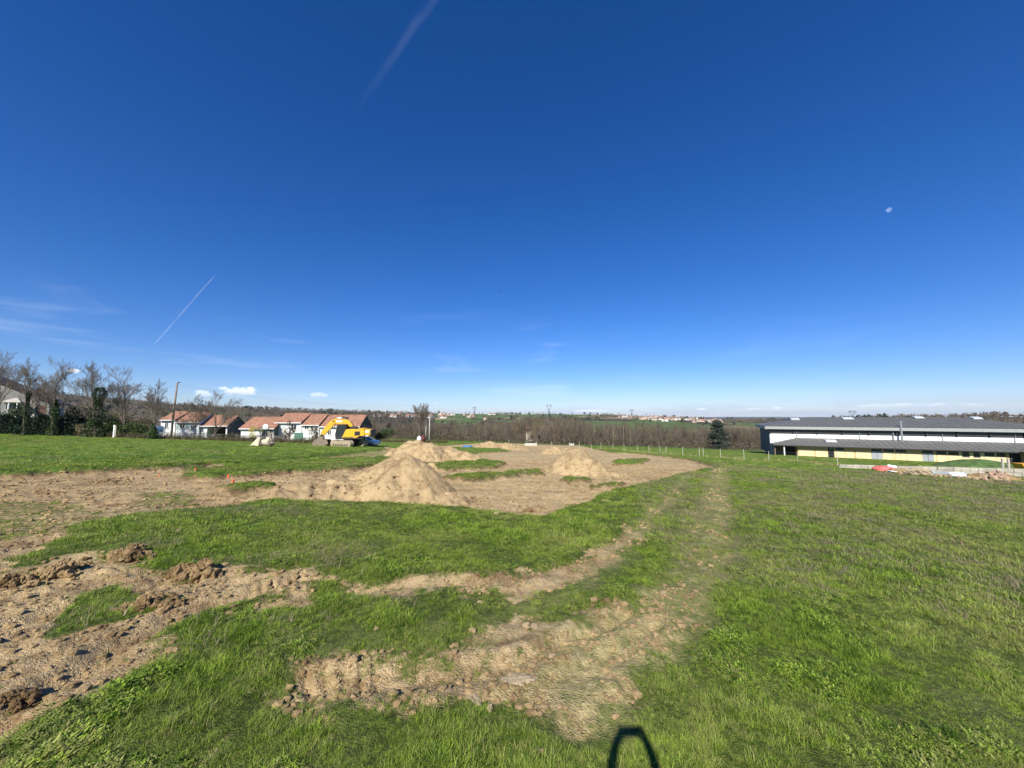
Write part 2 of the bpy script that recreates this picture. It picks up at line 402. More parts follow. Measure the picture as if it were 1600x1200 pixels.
class MB:
    """collects simple solids; build() links them as one mesh"""
    def __init__(s): s.v = []; s.f = []
    def raw(s, V, Fs):
        b = len(s.v); s.v += [tuple(p) for p in V]; s.f += [tuple(i + b for i in f) for f in Fs]; return s
    def box(s, c, size, rot=None, bev=0.0):
        hx, hy, hz = size[0] / 2, size[1] / 2, size[2] / 2
        if bev > 0:
            b = min(bev, hx * .49, hy * .49, hz * .49); V = []
            for sz in (-1, 1):
                for (sx, sy) in ((-1, -1), (1, -1), (1, 1), (-1, 1)):
                    V.append((sx * hx, sy * (hy - b), sz * (hz - b))); V.append((sx * (hx - b), sy * hy, sz * (hz - b))); V.append((sx * (hx - b), sy * (hy - b), sz * hz))
            bm = bmesh.new(); vs = [bm.verts.new(p) for p in V]
            r = bmesh.ops.convex_hull(bm, input=vs)
            bm.verts.index_update(); V = [v.co.copy() for v in bm.verts]; Fs = [[v.index for v in f.verts] for f in bm.faces]; bm.free()
        else:
            V = [(x * hx, y * hy, z * hz) for z in (-1, 1) for y in (-1, 1) for x in (-1, 1)]
            Fs = [(0, 2, 3, 1), (4, 5, 7, 6), (0, 1, 5, 4), (2, 6, 7, 3), (0, 4, 6, 2), (1, 3, 7, 5)]
        M = rot if rot is not None else Matrix.Identity(3)
        return s.raw([M @ Vector(p) + Vector(c) for p in V], Fs)
    def span(s, x0, x1, y0, y1, z0, z1, bev=0.0):
        return s.box(((x0 + x1) / 2, (y0 + y1) / 2, (z0 + z1) / 2), (abs(x1 - x0), abs(y1 - y0), abs(z1 - z0)), None, bev)
    def prism(s, pts, y0, y1):
        """outline in x,z extruded along y"""
        n = len(pts); V = [(p[0], y0, p[1]) for p in pts] + [(p[0], y1, p[1]) for p in pts]
        Fs = [tuple(range(n)), tuple(reversed(range(n, 2 * n)))] + [(i, i + n, (i + 1) % n + n, (i + 1) % n) for i in range(n)]
        return s.raw(V, Fs)
    def prism_x(s, pts, x0, x1):
        n = len(pts); V = [(x0, p[0], p[1]) for p in pts] + [(x1, p[0], p[1]) for p in pts]
        Fs = [tuple(reversed(range(n))), tuple(range(n, 2 * n))] + [(i, (i + 1) % n, (i + 1) % n + n, i + n) for i in range(n)]
        return s.raw(V, Fs)
    def tube(s, pts, rads, n=8, cap=True):
        pts = [Vector(p) for p in pts]
        if not hasattr(rads, '__len__'): rads = [rads] * len(pts)
        V = []; up = None
        for i, p in enumerate(pts):
            d = (pts[min(i + 1, len(pts) - 1)] - pts[max(i - 1, 0)]).normalized()
            if up is None: up = Vector((0, 0, 1)) if abs(d.z) < .9 else Vector((1, 0, 0))
            a = d.cross(up).normalized(); b = a.cross(d).normalized()
            for k in range(n):
                t = 2 * math.pi * k / n; V.append(p + (a * math.cos(t) + b * math.sin(t)) * rads[i])
        Fs = [(i * n + k, i * n + (k + 1) % n, (i + 1) * n + (k + 1) % n, (i + 1) * n + k) for i in range(len(pts) - 1) for k in range(n)]
        if cap: Fs += [tuple(reversed(range(n))), tuple(range((len(pts) - 1) * n, len(pts) * n))]
        return s.raw(V, Fs)
    def mesh(s, name, m, smooth=False):
        me = bpy.data.meshes.new(name); me.from_pydata([tuple(p) for p in s.v], [], s.f)
        bm = bmesh.new(); bm.from_mesh(me); bmesh.ops.recalc_face_normals(bm, faces=bm.faces); bm.to_mesh(me); bm.free()
        for q in (m if isinstance(m, (list, tuple)) else [m]): me.materials.append(q)
        if smooth: me.polygons.foreach_set('use_smooth', [True] * len(me.polygons))
        return me
    def build(s, name, m, parent=None, smooth=False):
        return link(name, s.mesh(name, m, smooth), parent)
def rotm(x=0, y=0, z=0):
    from mathutils import Euler
    return Euler((x, y, z)).to_matrix()

# ------------------------------------------------------------------ ground sheet
def build_ground():
    th = np.concatenate([np.linspace(-math.pi, -R(72), 26)[:-1], np.linspace(-R(72), R(72), 690), np.linspace(R(72), math.pi, 26)[1:-1]])
    rr = [.35]
    while rr[-1] < 2.0: rr.append(rr[-1] * 1.18)
    while rr[-1] < 95: rr.append(rr[-1] * 1.0066)
    while rr[-1] < 24000: rr.append(rr[-1] * 1.035)
    rr = np.array(rr); nt, nr = len(th), len(rr)
    TH, RR = np.meshgrid(th, rr)
    x = (RR * np.sin(TH)).ravel(); y = (RR * np.cos(TH)).ravel(); r = RR.ravel(); t = TH.ravel()
    near = r < 110
    m = np.zeros(len(x)); cut = np.zeros(len(x))
    m[near], cut[near] = dirt_mask(x[near], y[near])
    m[~near] = 0
    z = np.empty(len(x)); z[near] = ground_h(x[near], y[near], m[near], cut[near]); z[~near] = terrain(x[~near], y[~near])
    V = np.stack([x, y, z], 1)
    i = np.arange(nr - 1)[:, None]; j = np.arange(nt)[None, :]; j2 = (j + 1) % nt
    q = np.stack([i * nt + j, i * nt + j2, (i + 1) * nt + j2, (i + 1) * nt + j], -1).reshape(-1, 4)[:, ::-1]
    V = np.vstack([V, [[0, 0, float(z[:nt].mean())]]])
    me = np_mesh('ground', V, q, 4, M_GROUND)
    bm = bmesh.new(); bm.from_mesh(me); bm.verts.ensure_lookup_table(); c = bm.verts[len(V) - 1]
    for k in range(nt):
        try: bm.faces.new((c, bm.verts[(k + 1) % nt], bm.verts[k])).smooth = True
        except ValueError: pass
    bm.to_mesh(me); bm.free()
    # land cover colour: field grass near, pasture / woods / stubble far away
    land = np.empty((len(x), 3))
    g = fbm(x, y, 7, 4, 41)[:, None]; g2 = fbm(x, y, 30, 3, 44)[:, None]
    nearb = np.clip(1 - r / 45, 0, 1)[:, None]
    land[:] = (np.array([.108, .172, .026]) * (1 - nearb) + np.array([.052, .078, .014]) * nearb) * (1 + .55 * g) + np.array([.03, .012, .006]) * np.clip(g2 * 3, -1, 1)
    dist = r > 140
    xd, yd, rd = x[dist], y[dist], r[dist]
    wood = np.array([.066, .056, .036]); green = np.array([.082, .125, .040]); tan = np.array([.20, .165, .095]); plough = np.array([.12, .08, .05])
    cell = fbm(xd + fbm(xd, yd, 400, 2, 9) * 500, yd, 170, 2, 51); cell2 = fbm(xd, yd * .6, 120, 2, 57)
    c = np.where((cell > .06)[:, None], green, wood); c = np.where(((cell > .06) & (cell2 > .12))[:, None], tan, c); c = np.where(((cell > .06) & (cell2 < -.16))[:, None], plough, c)
    leftw = (np.arctan2(xd, yd) < math.atan2(-330, 577)) | (np.arctan2(xd, yd) > math.atan2(600, 577))
    midw = (np.arctan2(xd, yd) > math.atan2(-120, F)) & (np.arctan2(xd, yd) < math.atan2(190, F)) & (rd > 280)
    c = np.where((midw & (cell > -.13))[:, None], green * 1.15, c); c = np.where((midw & (cell2 > .13))[:, None], tan * 1.4, c)
    hvw = (np.arctan2(xd, yd) > math.atan2(190, F)) & (np.arctan2(xd, yd) < math.atan2(330, F)) & (rd > 400)
    c = np.where((hvw & (cell2 < .1))[:, None], green * 1.05, c)
    c = np.where((leftw & (cell < .17))[:, None], wood * 1.5, c)
    c *= (1 + .3 * fbm(xd, yd, 40, 3, 61))[:, None]
    hillc = np.array([.060, .066, .052])
    ff = sstep(rd, 5000, 9000)[:, None]
    c = c * (1 - ff) + hillc * ff
    edge = sstep(rd, 140, 175)[:, None]
    land[dist] = land[dist] * (1 - edge) + c * edge
    A = me.attributes.new('dirt', 'FLOAT', 'POINT'); A.data.foreach_set('value', np.append(m, 0).astype(np.float32))
    B = me.attributes.new('land', 'FLOAT_COLOR', 'POINT')
    cc = np.ones((len(x) + 1, 4), np.float32); cc[:-1, :3] = np.clip(land, .01, 1); B.data.foreach_set('color', cc.ravel())
    sand = np.zeros(len(x) + 1, np.float32); xs, ys = x[near], y[near]
    streak = fbm(xs * .35 + ys * .5, (ys - .25 * xs) * 2.2, 1.6, 3, 66)
    sand[:-1][near] = np.clip(sstep(sdist(xs + fbm(xs, ys, 2, 2, 67) * 1.5, ys, SANDY), -1.0, 1.5) * (.72 + 3.2 * streak) + .3 * (streak > .1), 0, 1)
    top = np.zeros(len(x) + 1, np.float32); top[:-1] = np.clip(4.5 * cut * (1 - cut), 0, 1) * sstep(r, 9, 15)
    D = me.attributes.new('topsoil', 'FLOAT', 'POINT'); D.data.foreach_set('value', top)
    wo = np.zeros(len(x) + 1, np.float32); wo[:-1][near] = worn_mask(xs, ys); E = me.attributes.new('worn', 'FLOAT', 'POINT'); E.data.foreach_set('value', wo)
    C = me.attributes.new('sand', 'FLOAT', 'POINT'); C.data.foreach_set('value', sand)
    o = link('ground', me); tag(o, kind='structure')
build_ground()

# ------------------------------------------------------------------ air: the far plain and hills fade to blue
HAZE_DENSITY = 3.2e-5
def haze():
    o = MB().span(-25500, 25500, -25500, 25500, -150, 270).build('haze', [])
    m = bpy.data.materials.new('pale_air'); m.use_nodes = True; t = NT(m.node_tree)
    out = t.add('ShaderNodeOutputMaterial'); pv = t.add('ShaderNodeVolumePrincipled')
    pv.inputs['Color'].default_value = (.70, .82, 1.0, 1); pv.inputs['Density'].default_value = HAZE_DENSITY; pv.inputs['Anisotropy'].default_value = 0.0
    t.link(pv.outputs[0], out.inputs['Volume']); o.data.materials.append(m)
    tag(o, kind='stuff')
haze()
# ------------------------------------------------------------------ large buildings first: the gymnasium
M_ROOF = mat('grey_metal_roof', (.125, .122, .112), .55, .12, .8, spec=.3)
M_FASCIA = mat('pale_fascia', (.30, .30, .285), .5, .08, 2)
M_WHITE = mat('white_wall', (.78, .78, .75), .75, .06, 1.2)
M_CREAM = mat('cream_yellow_panel', (.72, .54, .30), .7, .07, 1.5)
M_OCHRE = mat('ochre_panel', (.52, .36, .17), .75, .08, 1.5)
M_DARK = mat('dark_parts_and_shade', (.018, .018, .02), .6, .2, 2)  # dark fittings, and the painted shade inside the porches
M_GLASS = mat('dark_window_glass', (.022, .026, .032), .12, .2, 1, spec=.6)
M_CLER = mat('clerestory_glazing', (.045, .045, .045), .3, .15, 1.2)
M_BLUEGREY = mat('blue_grey_cladding', (.085, .095, .11), .6, .15, 1.5)
M_BROWNW = mat('brown_render', (.21, .155, .105), .85, .12, 1)
M_DOOR = mat('grey_door', (.30, .315, .33), .5, .08, 2)
M_STEEL = mat('galvanised_steel', (.40, .41, .42), .4, .1, 4, metal=.6)
M_LIGHT = mat('skylight_dome', (.52, .54, .55), .3, .05, 2)

def build_gym():
    a = R(28); A = (55.4, 80.0); zb = -6.0
    g = thing('sports_hall', 'long grey-roofed sports hall with white upper wall and cream lower panels', 'building', (A[0], A[1], zb), -a)
    ca, sa = math.cos(a), math.sin(a)
    def s_of(px, v):
        k = (px - 800) / F      # position along the front at which a point v metres behind the main wall line shows at px
        x0, y0 = A[0] + v * sa, A[1] + v * ca
        return (k * y0 - x0) / (ca + k * sa)
    W, L = 16.6, 40.0
    ov = .9
    MB().span(0, L, 0, W, 0, 5.42).build('wall', M_WHITE, g)
    MB().span(-.06, 0, -.003, W, 0, 5.4).build('gable_cladding', M_BLUEGREY, g)
    for i in range(9):
        MB().span(-.11, -.062, .15 + i * 1.85, .27 + i * 1.85, 0, 5.38).build('cladding_rib', M_BLUEGREY, g)
    MB().span(-.02, L, -.06, -.003, 4.48, 5.42).build('clerestory', M_DARK, g)
    n = 10
    for i in range(n):
        x0 = .25 + i * (L - .4) / n
        MB().span(x0, x0 + (L - .4) / n - .35, -.12, -.062, 4.54, 5.36).build('window', M_CLER, g)
    for i in range(n + 1):
        x0 = .0 + i * (L - .4) / n
        MB().span(x0 - .02, x0 + .22, -.35, -.122, 4.60, 5.41).build('bracket', M_DARK, g)
    z0, z1, zr = 5.43, 5.62, 7.95
    MB().span(-ov, L + ov, -ov, -ov + .12, z0, 6.10).build('fascia', M_FASCIA, g)
    MB().span(-ov, -ov + .12, -ov + .12, W + ov, z0, 6.10).build('fascia', M_FASCIA, g)
    MB().span(-ov + .12, L + ov, -ov + .12, W + ov, z0, z0 + .1).build('soffit', M_FASCIA, g)
    e = .12
    V = [(-ov - e, -ov - e, 6.1), (L + ov + e, -ov - e, 6.1), (L + ov + e, W + ov + e, 6.1), (-ov - e, W + ov + e, 6.1), (W / 2, W / 2, zr), (L - W / 2, W / 2, zr)]
    roof = MB().raw(V, [(0, 1, 5, 4), (1, 2, 5), (2, 3, 4, 5), (3, 0, 4), (3, 2, 1, 0)]).build('roof', M_ROOF, g)
    sl = (zr - 6.1) / (W / 2 + ov + e)
    for i in range(46):                                         # standing seams
        x0 = .2 + i * .88
        f = min(1, min(x0 + 1, L + 1 - x0) / (W / 2 + 1))
        ym = -1.02 + f * (W / 2 + 1.02)
        p = [(x0, -1.0, 6.1 + .025), (x0, ym - .1, 6.1 + sl * (ym + .92) + .025)]
        MB().tube(p, .03, 4).build('roof_seam', M_ROOF, roof)
    for (px, d0, ln) in ((1322, 6.6, 1.7), (1240, 5.8, 1.5), (1432, 7.7, 1.3), (1522, 7.2, 1.2)):
        x0 = min(max(s_of(px, d0), 3), L - 2); zc = 6.1 + sl * (min(d0, x0 + .5) + 1.02)
        k = MB().box((x0, d0, zc + .14), (ln, 1.3, .22), rotm(math.atan(sl)), .08).build('skylight', M_LIGHT, roof)
        MB().box((x0, d0, zc + .03), (ln + .16, 1.66, .14), rotm(math.atan(sl))).build('kerb', M_STEEL, k)
    for px in (1241, 1338, 1466, 1578):                          # rainwater pipes on the white wall
        x0 = s_of(px, 0)
        MB().tube([(x0, -.12, 3.6), (x0, -.12, 4.6), (x0, -.3, 4.95)], .055, 6).build('downpipe', M_STEEL, g)
    x0 = s_of(1404, -1)
    MB().tube([(x0, -1.0, 3.3), (x0, -1.0, 7.0)], .16, 8).build('chimney_flue', M_STEEL, g)
    MB().tube([(x0, -1.0, 7.0), (x0, -1.0, 7.22)], [.24, .2], 8).build('flue_cap', M_STEEL, g)
    MB().tube([(x0 - .9, -.4, 3.5), (x0 - .95, -.25, 5.2)], .08, 6).build('flue_pipe', M_STEEL, g)
    # low front range
    LL = 37.0; ze, zt, P = 2.42, 3.68, 5.0
    V = [(0, -P, ze), (LL, -P, ze), (LL, -.005, ze + .02), (0, -.005, ze + .02), (4.6, -.005, zt), (LL, -.005, zt), (0, -P, ze - .16), (LL, -P, ze - .16), (LL, -.005, ze - .16), (0, -.005, ze - .16)]
    lr = MB().raw(V, [(0, 1, 5, 4), (0, 4, 3), (0, 6, 7, 1), (3, 9, 6, 0), (6, 9, 8, 7), (1, 7, 8, 2, 5)]).build('lower_roof', M_ROOF, g)
    for i in range(41):
        xs = .5 + i * .88; yt = -.05 if xs > 4.6 else -P + (P) * xs / 4.6
        MB().tube([(xs, -P + .02, ze + .02), (xs, yt - .05, ze + .02 + (zt - ze) * (yt + P) / P)], .025, 4).build('roof_seam', M_ROOF, lr)
    x0 = s_of(1294, -2.5)
    MB().box((x0, -2.2, ze + (zt - ze) * 2.8 / P + .16), (1.7, 1.2, .26), rotm(math.atan((zt - ze) / P)), .06).build('skylight', M_LIGHT, lr)
    MB().span(-.005, LL, -P - .14, -P - .003, ze - .2, ze - .03).build('gutter', M_DARK, g)
    vw = -4.0
    sx = lambda px: s_of(px, vw)
    sL = sx(1241)
    MB().span(sL, LL, vw, -.01, 0, ze - .17).build('front_wall', M_OCHRE, g)
    MB().span(.15, .3, -P + .6, -.01, 0, ze - .17).build('porch_side_wall', M_BROWNW, g)
    MB().span(.31, 2.2, -1.2, -1.05, 0, ze - .17).build('porch_back_wall', M_BROWNW, g)
    MB().span(2.2, sL, -1.2, -1.05, 0, ze - .17).build('porch_shade', M_DARK, g)  # near-black slab: shade of the open porch put in as colour
    xp = s_of(1220.5, -P + .3)
    MB().tube([(xp, -P + .3, 0), (xp, -P + .3, ze - .17)], .11, 10).build('porch_post', M_WHITE, g)
    def panel(p0, p1, z0=.02, z1=1.62, m=M_CREAM, name='wall_panel', out=.05):
        return MB().span(sx(p0) + .02, sx(p1) - .02, vw - out, vw - .004, z0, z1).build(name, m, g)
    def win(p0, p1, z0=1.64, z1=2.2):
        w = MB().span(sx(p0), sx(p1), vw - .05, vw - .004, z0, z1).build('window', M_GLASS, g)
        MB().span(sx(p0) - .04, sx(p1) + .04, vw - .09, vw - .003, z0 - .07, z0 - .005).build('sill', M_STEEL, w)
        mid = (sx(p0) + sx(p1)) / 2
        MB().span(mid - .03, mid + .03, vw - .07, vw - .051, z0, z1).build('mullion', M_DARK, w)
    def door(p0, p1, z1=1.64):
        d = MB().span(sx(p0), sx(p1), vw - .06, vw - .004, 0, z1).build('door', M_DOOR, g)
        mid = (sx(p0) + sx(p1)) / 2
        MB().span(mid - .02, mid + .02, vw - .075, vw - .061, 0, z1).build('door_gap', M_DARK, d)
        MB().span(mid - .16, mid - .06, vw - .1, vw - .061, .9, 1.04).build('handle', M_STEEL, d)
    for p in ((1242,1267),(1268.5,1287.5),(1297.5,1314),(1314.5,1328),(1330,1354),(1372,1387),(1387.5,1391),(1391.5,1399),(1399.5,1408),(1408.5,1433),(1450,1454)): panel(*p)
    MB().span(sx(1288), sx(1297), vw - .06, vw - .004, 0, 2.2).build('entrance_door', M_GLASS, g)
    MB().span(sx(1290.5), sx(1294.5), vw - .2, vw - .061, 1.95, 2.1).build('sign', M_DOOR, g)
    win(1300, 1313); win(1355, 1371); door(1355, 1371); win(1374, 1389); win(1393, 1408); win(1433, 1450); door(1433, 1450)
    xx = [1455, 1470, 1473, 1488.5, 1494.5, 1505, 1512, 1521.5, 1529, 1544, 1547.5, 1561.5]
    for i in range(0, len(xx), 2):
        win(xx[i], xx[i + 1], 1.5 if i not in (4, 6) else 1.25)
        panel(xx[i] - .3, xx[i + 1] + .3, .02, 1.41 if i not in (4, 6) else 1.15)
    for i in range(1, len(xx) - 1, 2): panel(xx[i] + .3, xx[i + 1] - .3, .02, 2.0)
    MB().span(sx(1567), sx(1584), vw - .05, vw - .004, 0, 2.2).build('porch_shade', M_DARK, g)  # near-black sheet on the wall, painted shade of a recess
    # right-hand wing with its own hipped roof
    xw = s_of(1583, -5.0)
    V = [(xw, -7.5, ze), (xw + 12, -7.5, ze), (xw + 12, -.02, ze), (xw, -.02, ze), (xw + 3, -4.2, ze + 1.1), (xw + 12, -4.2, ze + 1.1)]
    MB().raw([(p[0], p[1], p[2] + .03) for p in V], [(0, 1, 5, 4), (0, 4, 3), (4, 5, 2, 3), (3, 2, 1, 0), (1, 2, 5)]).build('wing_roof', M_ROOF, g)
    MB().span(xw + 1.2, xw + 12, -6.2, -4.1, 0, ze).build('wing_wall', M_BROWNW, g)
    xp = s_of(1595, -7.0)
    MB().tube([(xp, -7.0, 0), (xp, -7.0, ze)], .12, 8).build('porch_post', M_WHITE, g)
build_gym()

# ------------------------------------------------------------------ houses on the left
M_TILE = mat('red_clay_tiles', (.30, .155, .095), .85, .35, 2.2, bump=.4, bscale=9)
M_SHUT = mat('pale_green_shutter', (.50, .66, .56), .6, .06, 3)
M_SHADEW = mat('shaded_gable_grey', (.075, .072, .075), .9, .3, 3, bump=.4)  # shade of the end walls put into the colour as dark grey
M_WOODG = mat('weathered_wood', (.30, .26, .20), .85, .2, 5)
M_FRAME = mat('white_window_frame', (.8, .8, .78), .5, .03, 2)
M_CONC = mat('pale_concrete', (.46, .42, .33), .9, .22, 2.5, bump=.2)

def row_tiles(g, roof, x0, x1, y0, z0, y1, z1):
    """courses of clay tile, each a stepped ribbon, laid on a roof slope"""
    n = 7
    for i in range(n):
        a, b = i / n, (i + 1) / n
        ya, za, yb, zb = y0 + (y1 - y0) * a, z0 + (z1 - z0) * a, y0 + (y1 - y0) * b, z0 + (z1 - z0) * b
        MB().raw([(x0, ya, za + .07), (x1, ya, za + .07), (x1, yb, zb + .02), (x0, yb, zb + .02), (x0, ya, za + .01), (x1, ya, za + .01), (x1, yb, zb - .03), (x0, yb, zb - .03)],
                 [(0, 1, 2, 3), (0, 4, 5, 1), (3, 2, 6, 7), (1, 5, 6, 2), (0, 3, 7, 4)]).build('tile_course', M_TILE, roof)

def house(label, pl, pr, depth, rz, y_eave, y_ridge, W=7.5, wins=(), doors=(), carport=None, gable=M_SHADEW, garage=None, name='house', wall=None):
    """front runs from pixel column pl to pr; height set by the eave and ridge rows at the front's depth"""
    A = at(pl, y_eave, depth); c, s = math.cos(rz), math.sin(rz)
    k = (pr - 800) / F
    L = (k * A.y - A.x) / (c - k * s)
    gzv = min(terrain(A.x, A.y), terrain(A.x + L * c, A.y + L * s)) - .5
    base = float(gzv)
    h = A.z - base
    B = at(pl, y_ridge, depth + W / 2); hr = B.z - base
    g = thing(name, label, 'house', (A.x, A.y, base), rz)
    sx = lambda px: ((px - 800) / F * A.y - A.x) / (c - (px - 800) / F * s)
    zy = lambda py: at(pl, py, depth).z - base
    wm = wall or M_WHITE
    x1 = L if not carport else sx(carport)
    MB().prism_x([(0, 0), (W, 0), (W, h), (W / 2, hr - .12), (0, h)], 0, x1).build('wall', wm, g)
    if carport:
        MB().prism_x([(2.8, 0), (W, 0), (W, h), (W / 2, hr - .12), (2.8, h + (hr - h) * 2.8 / (W / 2) - .15)], x1 + .002, L).build('carport_wall', gable, g)
        for f in (.97,):
            MB().span(L * f - .1, L * f + .1, .05, .25, 0, h - .03).build('carport_post', M_FRAME, g)
        MB().span(x1, L, .02, .16, h - .22, h - .04).build('carport_beam', M_WOODG, g)
    MB().prism_x([(0, 0), (W, 0), (W, h), (W / 2, hr - .12), (0, h)], L + .003, L + .08).build('gable_wall', gable, g)
    ov = .45; sl = (hr - h) / (W / 2)
    roof = MB().prism_x([(-ov, h - ov * sl), (W / 2, hr), (W + ov, h - ov * sl), (W + ov, h - ov * sl - .12), (W / 2, hr - .13), (-ov, h - ov * sl - .12)], -.15, L + .22).build('roof', M_TILE, g)
    row_tiles(g, roof, -.17, L + .24, -ov, h - ov * sl, W / 2, hr)
    MB().span(-.15, L + .22, -ov - .1, -ov - .004, h - ov * sl - .16, h - ov * sl - .03).build('gutter', M_FRAME, g)
    MB().tube([(-.17, W / 2, hr + .05), (L + .24, W / 2, hr + .05)], .11, 6).build('ridge_tiles', M_TILE, roof)
    for (p0, p1, ya, yb, sh) in wins:
        a, b, z1, z0 = sx(p0), sx(p1), zy(ya), zy(yb)
        w = MB().span(a, b, -.05, -.003, z0, z1).build('window', M_FRAME, g)
        m = (a + b) / 2
        MB().span(a + .08, m - .04, -.065, -.052, z0 + .08, z1 - .08).build('pane', M_GLASS, w)
        MB().span(m + .04, b - .08, -.065, -.052, z0 + .08, z1 - .08).build('pane', M_GLASS, w)
        MB().span(a - .08, b + .08, -.12, -.003, z0 - .1, z0 - .003).build('sill', M_CONC, w)
        if sh:
            for q in ((a - (b - a) * .55, a - .02), (b + .02, b + (b - a) * .55)):
                MB().span(q[0], q[1], -.06, -.003, z0, z1).build('shutter', M_SHUT, w)
    for (p0, p1, ya) in doors:
        d = MB().span(sx(p0), sx(p1), -.06, -.003, .5, zy(ya)).build('door', M_WOODG, g)
        MB().span(sx(p1) - .18, sx(p1) - .08, -.1, -.061, 1.5, 1.6).build('handle', M_STEEL, d)
    return g
HR = R(14)
house('white low house behind the power pole, red-tiled roof and one shuttered window', 252, 276, 70, HR, 654.5, 644, wins=((260.5, 266.5, 660, 669, False),), gable=M_WHITE)
house('white middle house with pale green shutters under a red-tiled roof', 276.3, 313, 70.6, HR, 657.5, 645.2, wins=((283.5, 292.5, 662, 669.5, True), (301, 308, 663, 671, False)), gable=M_WHITE)
house('red-roofed house with dark shaded gable and open carport right of the shuttered house', 313.3, 358, 72, HR, 663.5, 649.5, wins=((316, 322, 668, 676, False),), carport=327)
house('low red-roofed garage house with white post and round satellite dish', 377, 431, 70, R(6), 667.5, 652.5, doors=((421, 427, 672),), carport=412, wins=((424, 430, 671, 677, False),))
house('taller white house with red roof in the middle of the right terrace', 432, 472, 72, R(6), 658.5, 646.5, wins=((456.5, 466, 663, 672, False),), gable=M_WHITE)
house('white house with red roof between the tall house and the excavator boom', 472.4, 500, 72.5, R(6), 662, 648, wins=((478, 485, 664, 671, False), (487, 492, 664, 671, False)), gable=M_WHITE)
house('long white house with red roof directly behind the yellow excavator', 500.4, 563, 73, R(6), 664.5, 649, W=8, wins=((514, 520, 672, 680, False), (540, 547, 672, 680, False)), gable=M_SHADEW)

def barn():
    rz = R(40); c, sn = math.cos(rz), math.sin(rz)
    A = at(-60, 600, 71); base = float(terrain(A.x, A.y)) - .5
    g = thing('gable_house', 'large grey gable-ended house with porch at the left edge behind the dark hedge', 'house', (A.x, A.y, base), rz)
    X = lambda px: ((px - 800) / F * A.y - A.x) / (c - (px - 800) / F * sn)
    def Z(px, py): return at(px, py, A.y + X(px) * sn).z - base
    g1 = mat('grey_render', (.26, .25, .225), .9, .12, .6)
    xr, zr, xe, ze = X(-60), Z(-60, 573), X(84), Z(84, 628)
    MB().prism([(xr - 12, 0), (xe - .5, 0), (xe - .5, ze - .1), (xr, zr - .3), (xr - 12, ze)], 0, 11).build('wall', g1, g)
    roof = MB().prism([(xr - 13, ze - .5), (xr, zr), (xe + .3, ze - .25), (xe + .3, ze - .5), (xr, zr - .28), (xr - 13, ze - .8)], -.8, 12).build('roof', mat('dark_tiles', (.07, .055, .05), .85, .25, 2), g)
    MB().prism([(xr, zr - .03), (xe + .32, ze - .27), (xe + .32, ze - .58), (xr, zr - .36)], -.87, -.805).build('barge_board', mat('dark_brown_board', (.045, .03, .025), .8, .2, 3), roof)
    zp = Z(24, 629)
    MB().raw([(X(5), -2.0, zp), (X(39), -2.0, zp), (X(39), -.005, zp), (X(5), -.005, zp), (X(24), -.6, Z(24, 622)), (X(29), -.6, Z(29, 622))],
             [(0, 1, 5, 4), (1, 2, 5), (0, 4, 3), (3, 4, 5, 2), (3, 2, 1, 0)]).build('porch_roof', mat('pale_tiles', (.42, .39, .32), .8, .15, 3), g)
    for px in (7, 20, 33): MB().tube([(X(px), -1.8, 0), (X(px), -1.8, zp - .01)], .11, 6).build('porch_post', M_FRAME, g)
    for (p0, p1) in ((11, 18), (22, 29)):
        w = MB().span(X(p0), X(p1), -.05, -.003, Z(p0, 640), Z(p0, 631)).build('window', M_GLASS, g)
        MB().span(X(p0) - .1, X(p1) + .1, -.09, -.003, Z(p0, 640) - .14, Z(p0, 640) - .003).build('sill', M_FRAME, w)
    MB().span(X(47), X(57), -.3, -.003, 0, Z(52, 629)).build('pilaster', mat('pale_stone', (.42, .37, .31), .9, .15, 2), g)
    w = MB().span(X(59), X(72), -.06, -.003, .3, Z(65, 634)).build('door', mat('red_brown_door', (.14, .06, .04), .7, .2, 3), g)
    for q in range(3): MB().span(X(59) + .3 + q * .42, X(59) + .36 + q * .42, -.08, -.061, .4, Z(65, 635)).build('door_batten', M_DARK, w)
barn()

# ------------------------------------------------------------------ grass, weeds and crumbs (uncountable)
def blade_clump(n, rad, h, wd, lean, seed, segs=2):
    r_ = random.Random(seed); V = []; Fs = []
    for i in range(n):
        a = r_.uniform(0, 2 * math.pi); q = rad * math.sqrt(r_.random()); bx, by = q * math.cos(a), q * math.sin(a)
        d = r_.uniform(0, 2 * math.pi); hh = h * r_.uniform(.5, 1.15); l = lean * r_.uniform(.3, 1.5) * hh; w = wd * r_.uniform(.7, 1.3)
        px, py = -math.sin(d), math.cos(d); b = len(V)
        for s in range(segs + 1):
            f = s / segs; ww = w * (1 - .75 * f) / 2; cx, cy, cz = bx + math.cos(d) * l * f * f, by + math.sin(d) * l * f * f, hh * (f - .22 * f * f * lean) - .01
            V += [(cx - px * ww, cy - py * ww, cz), (cx + px * ww, cy + py * ww, cz)]
        for s in range(segs): Fs.append((b + 2 * s, b + 2 * s + 1, b + 2 * s + 3, b + 2 * s + 2))
    return V, Fs
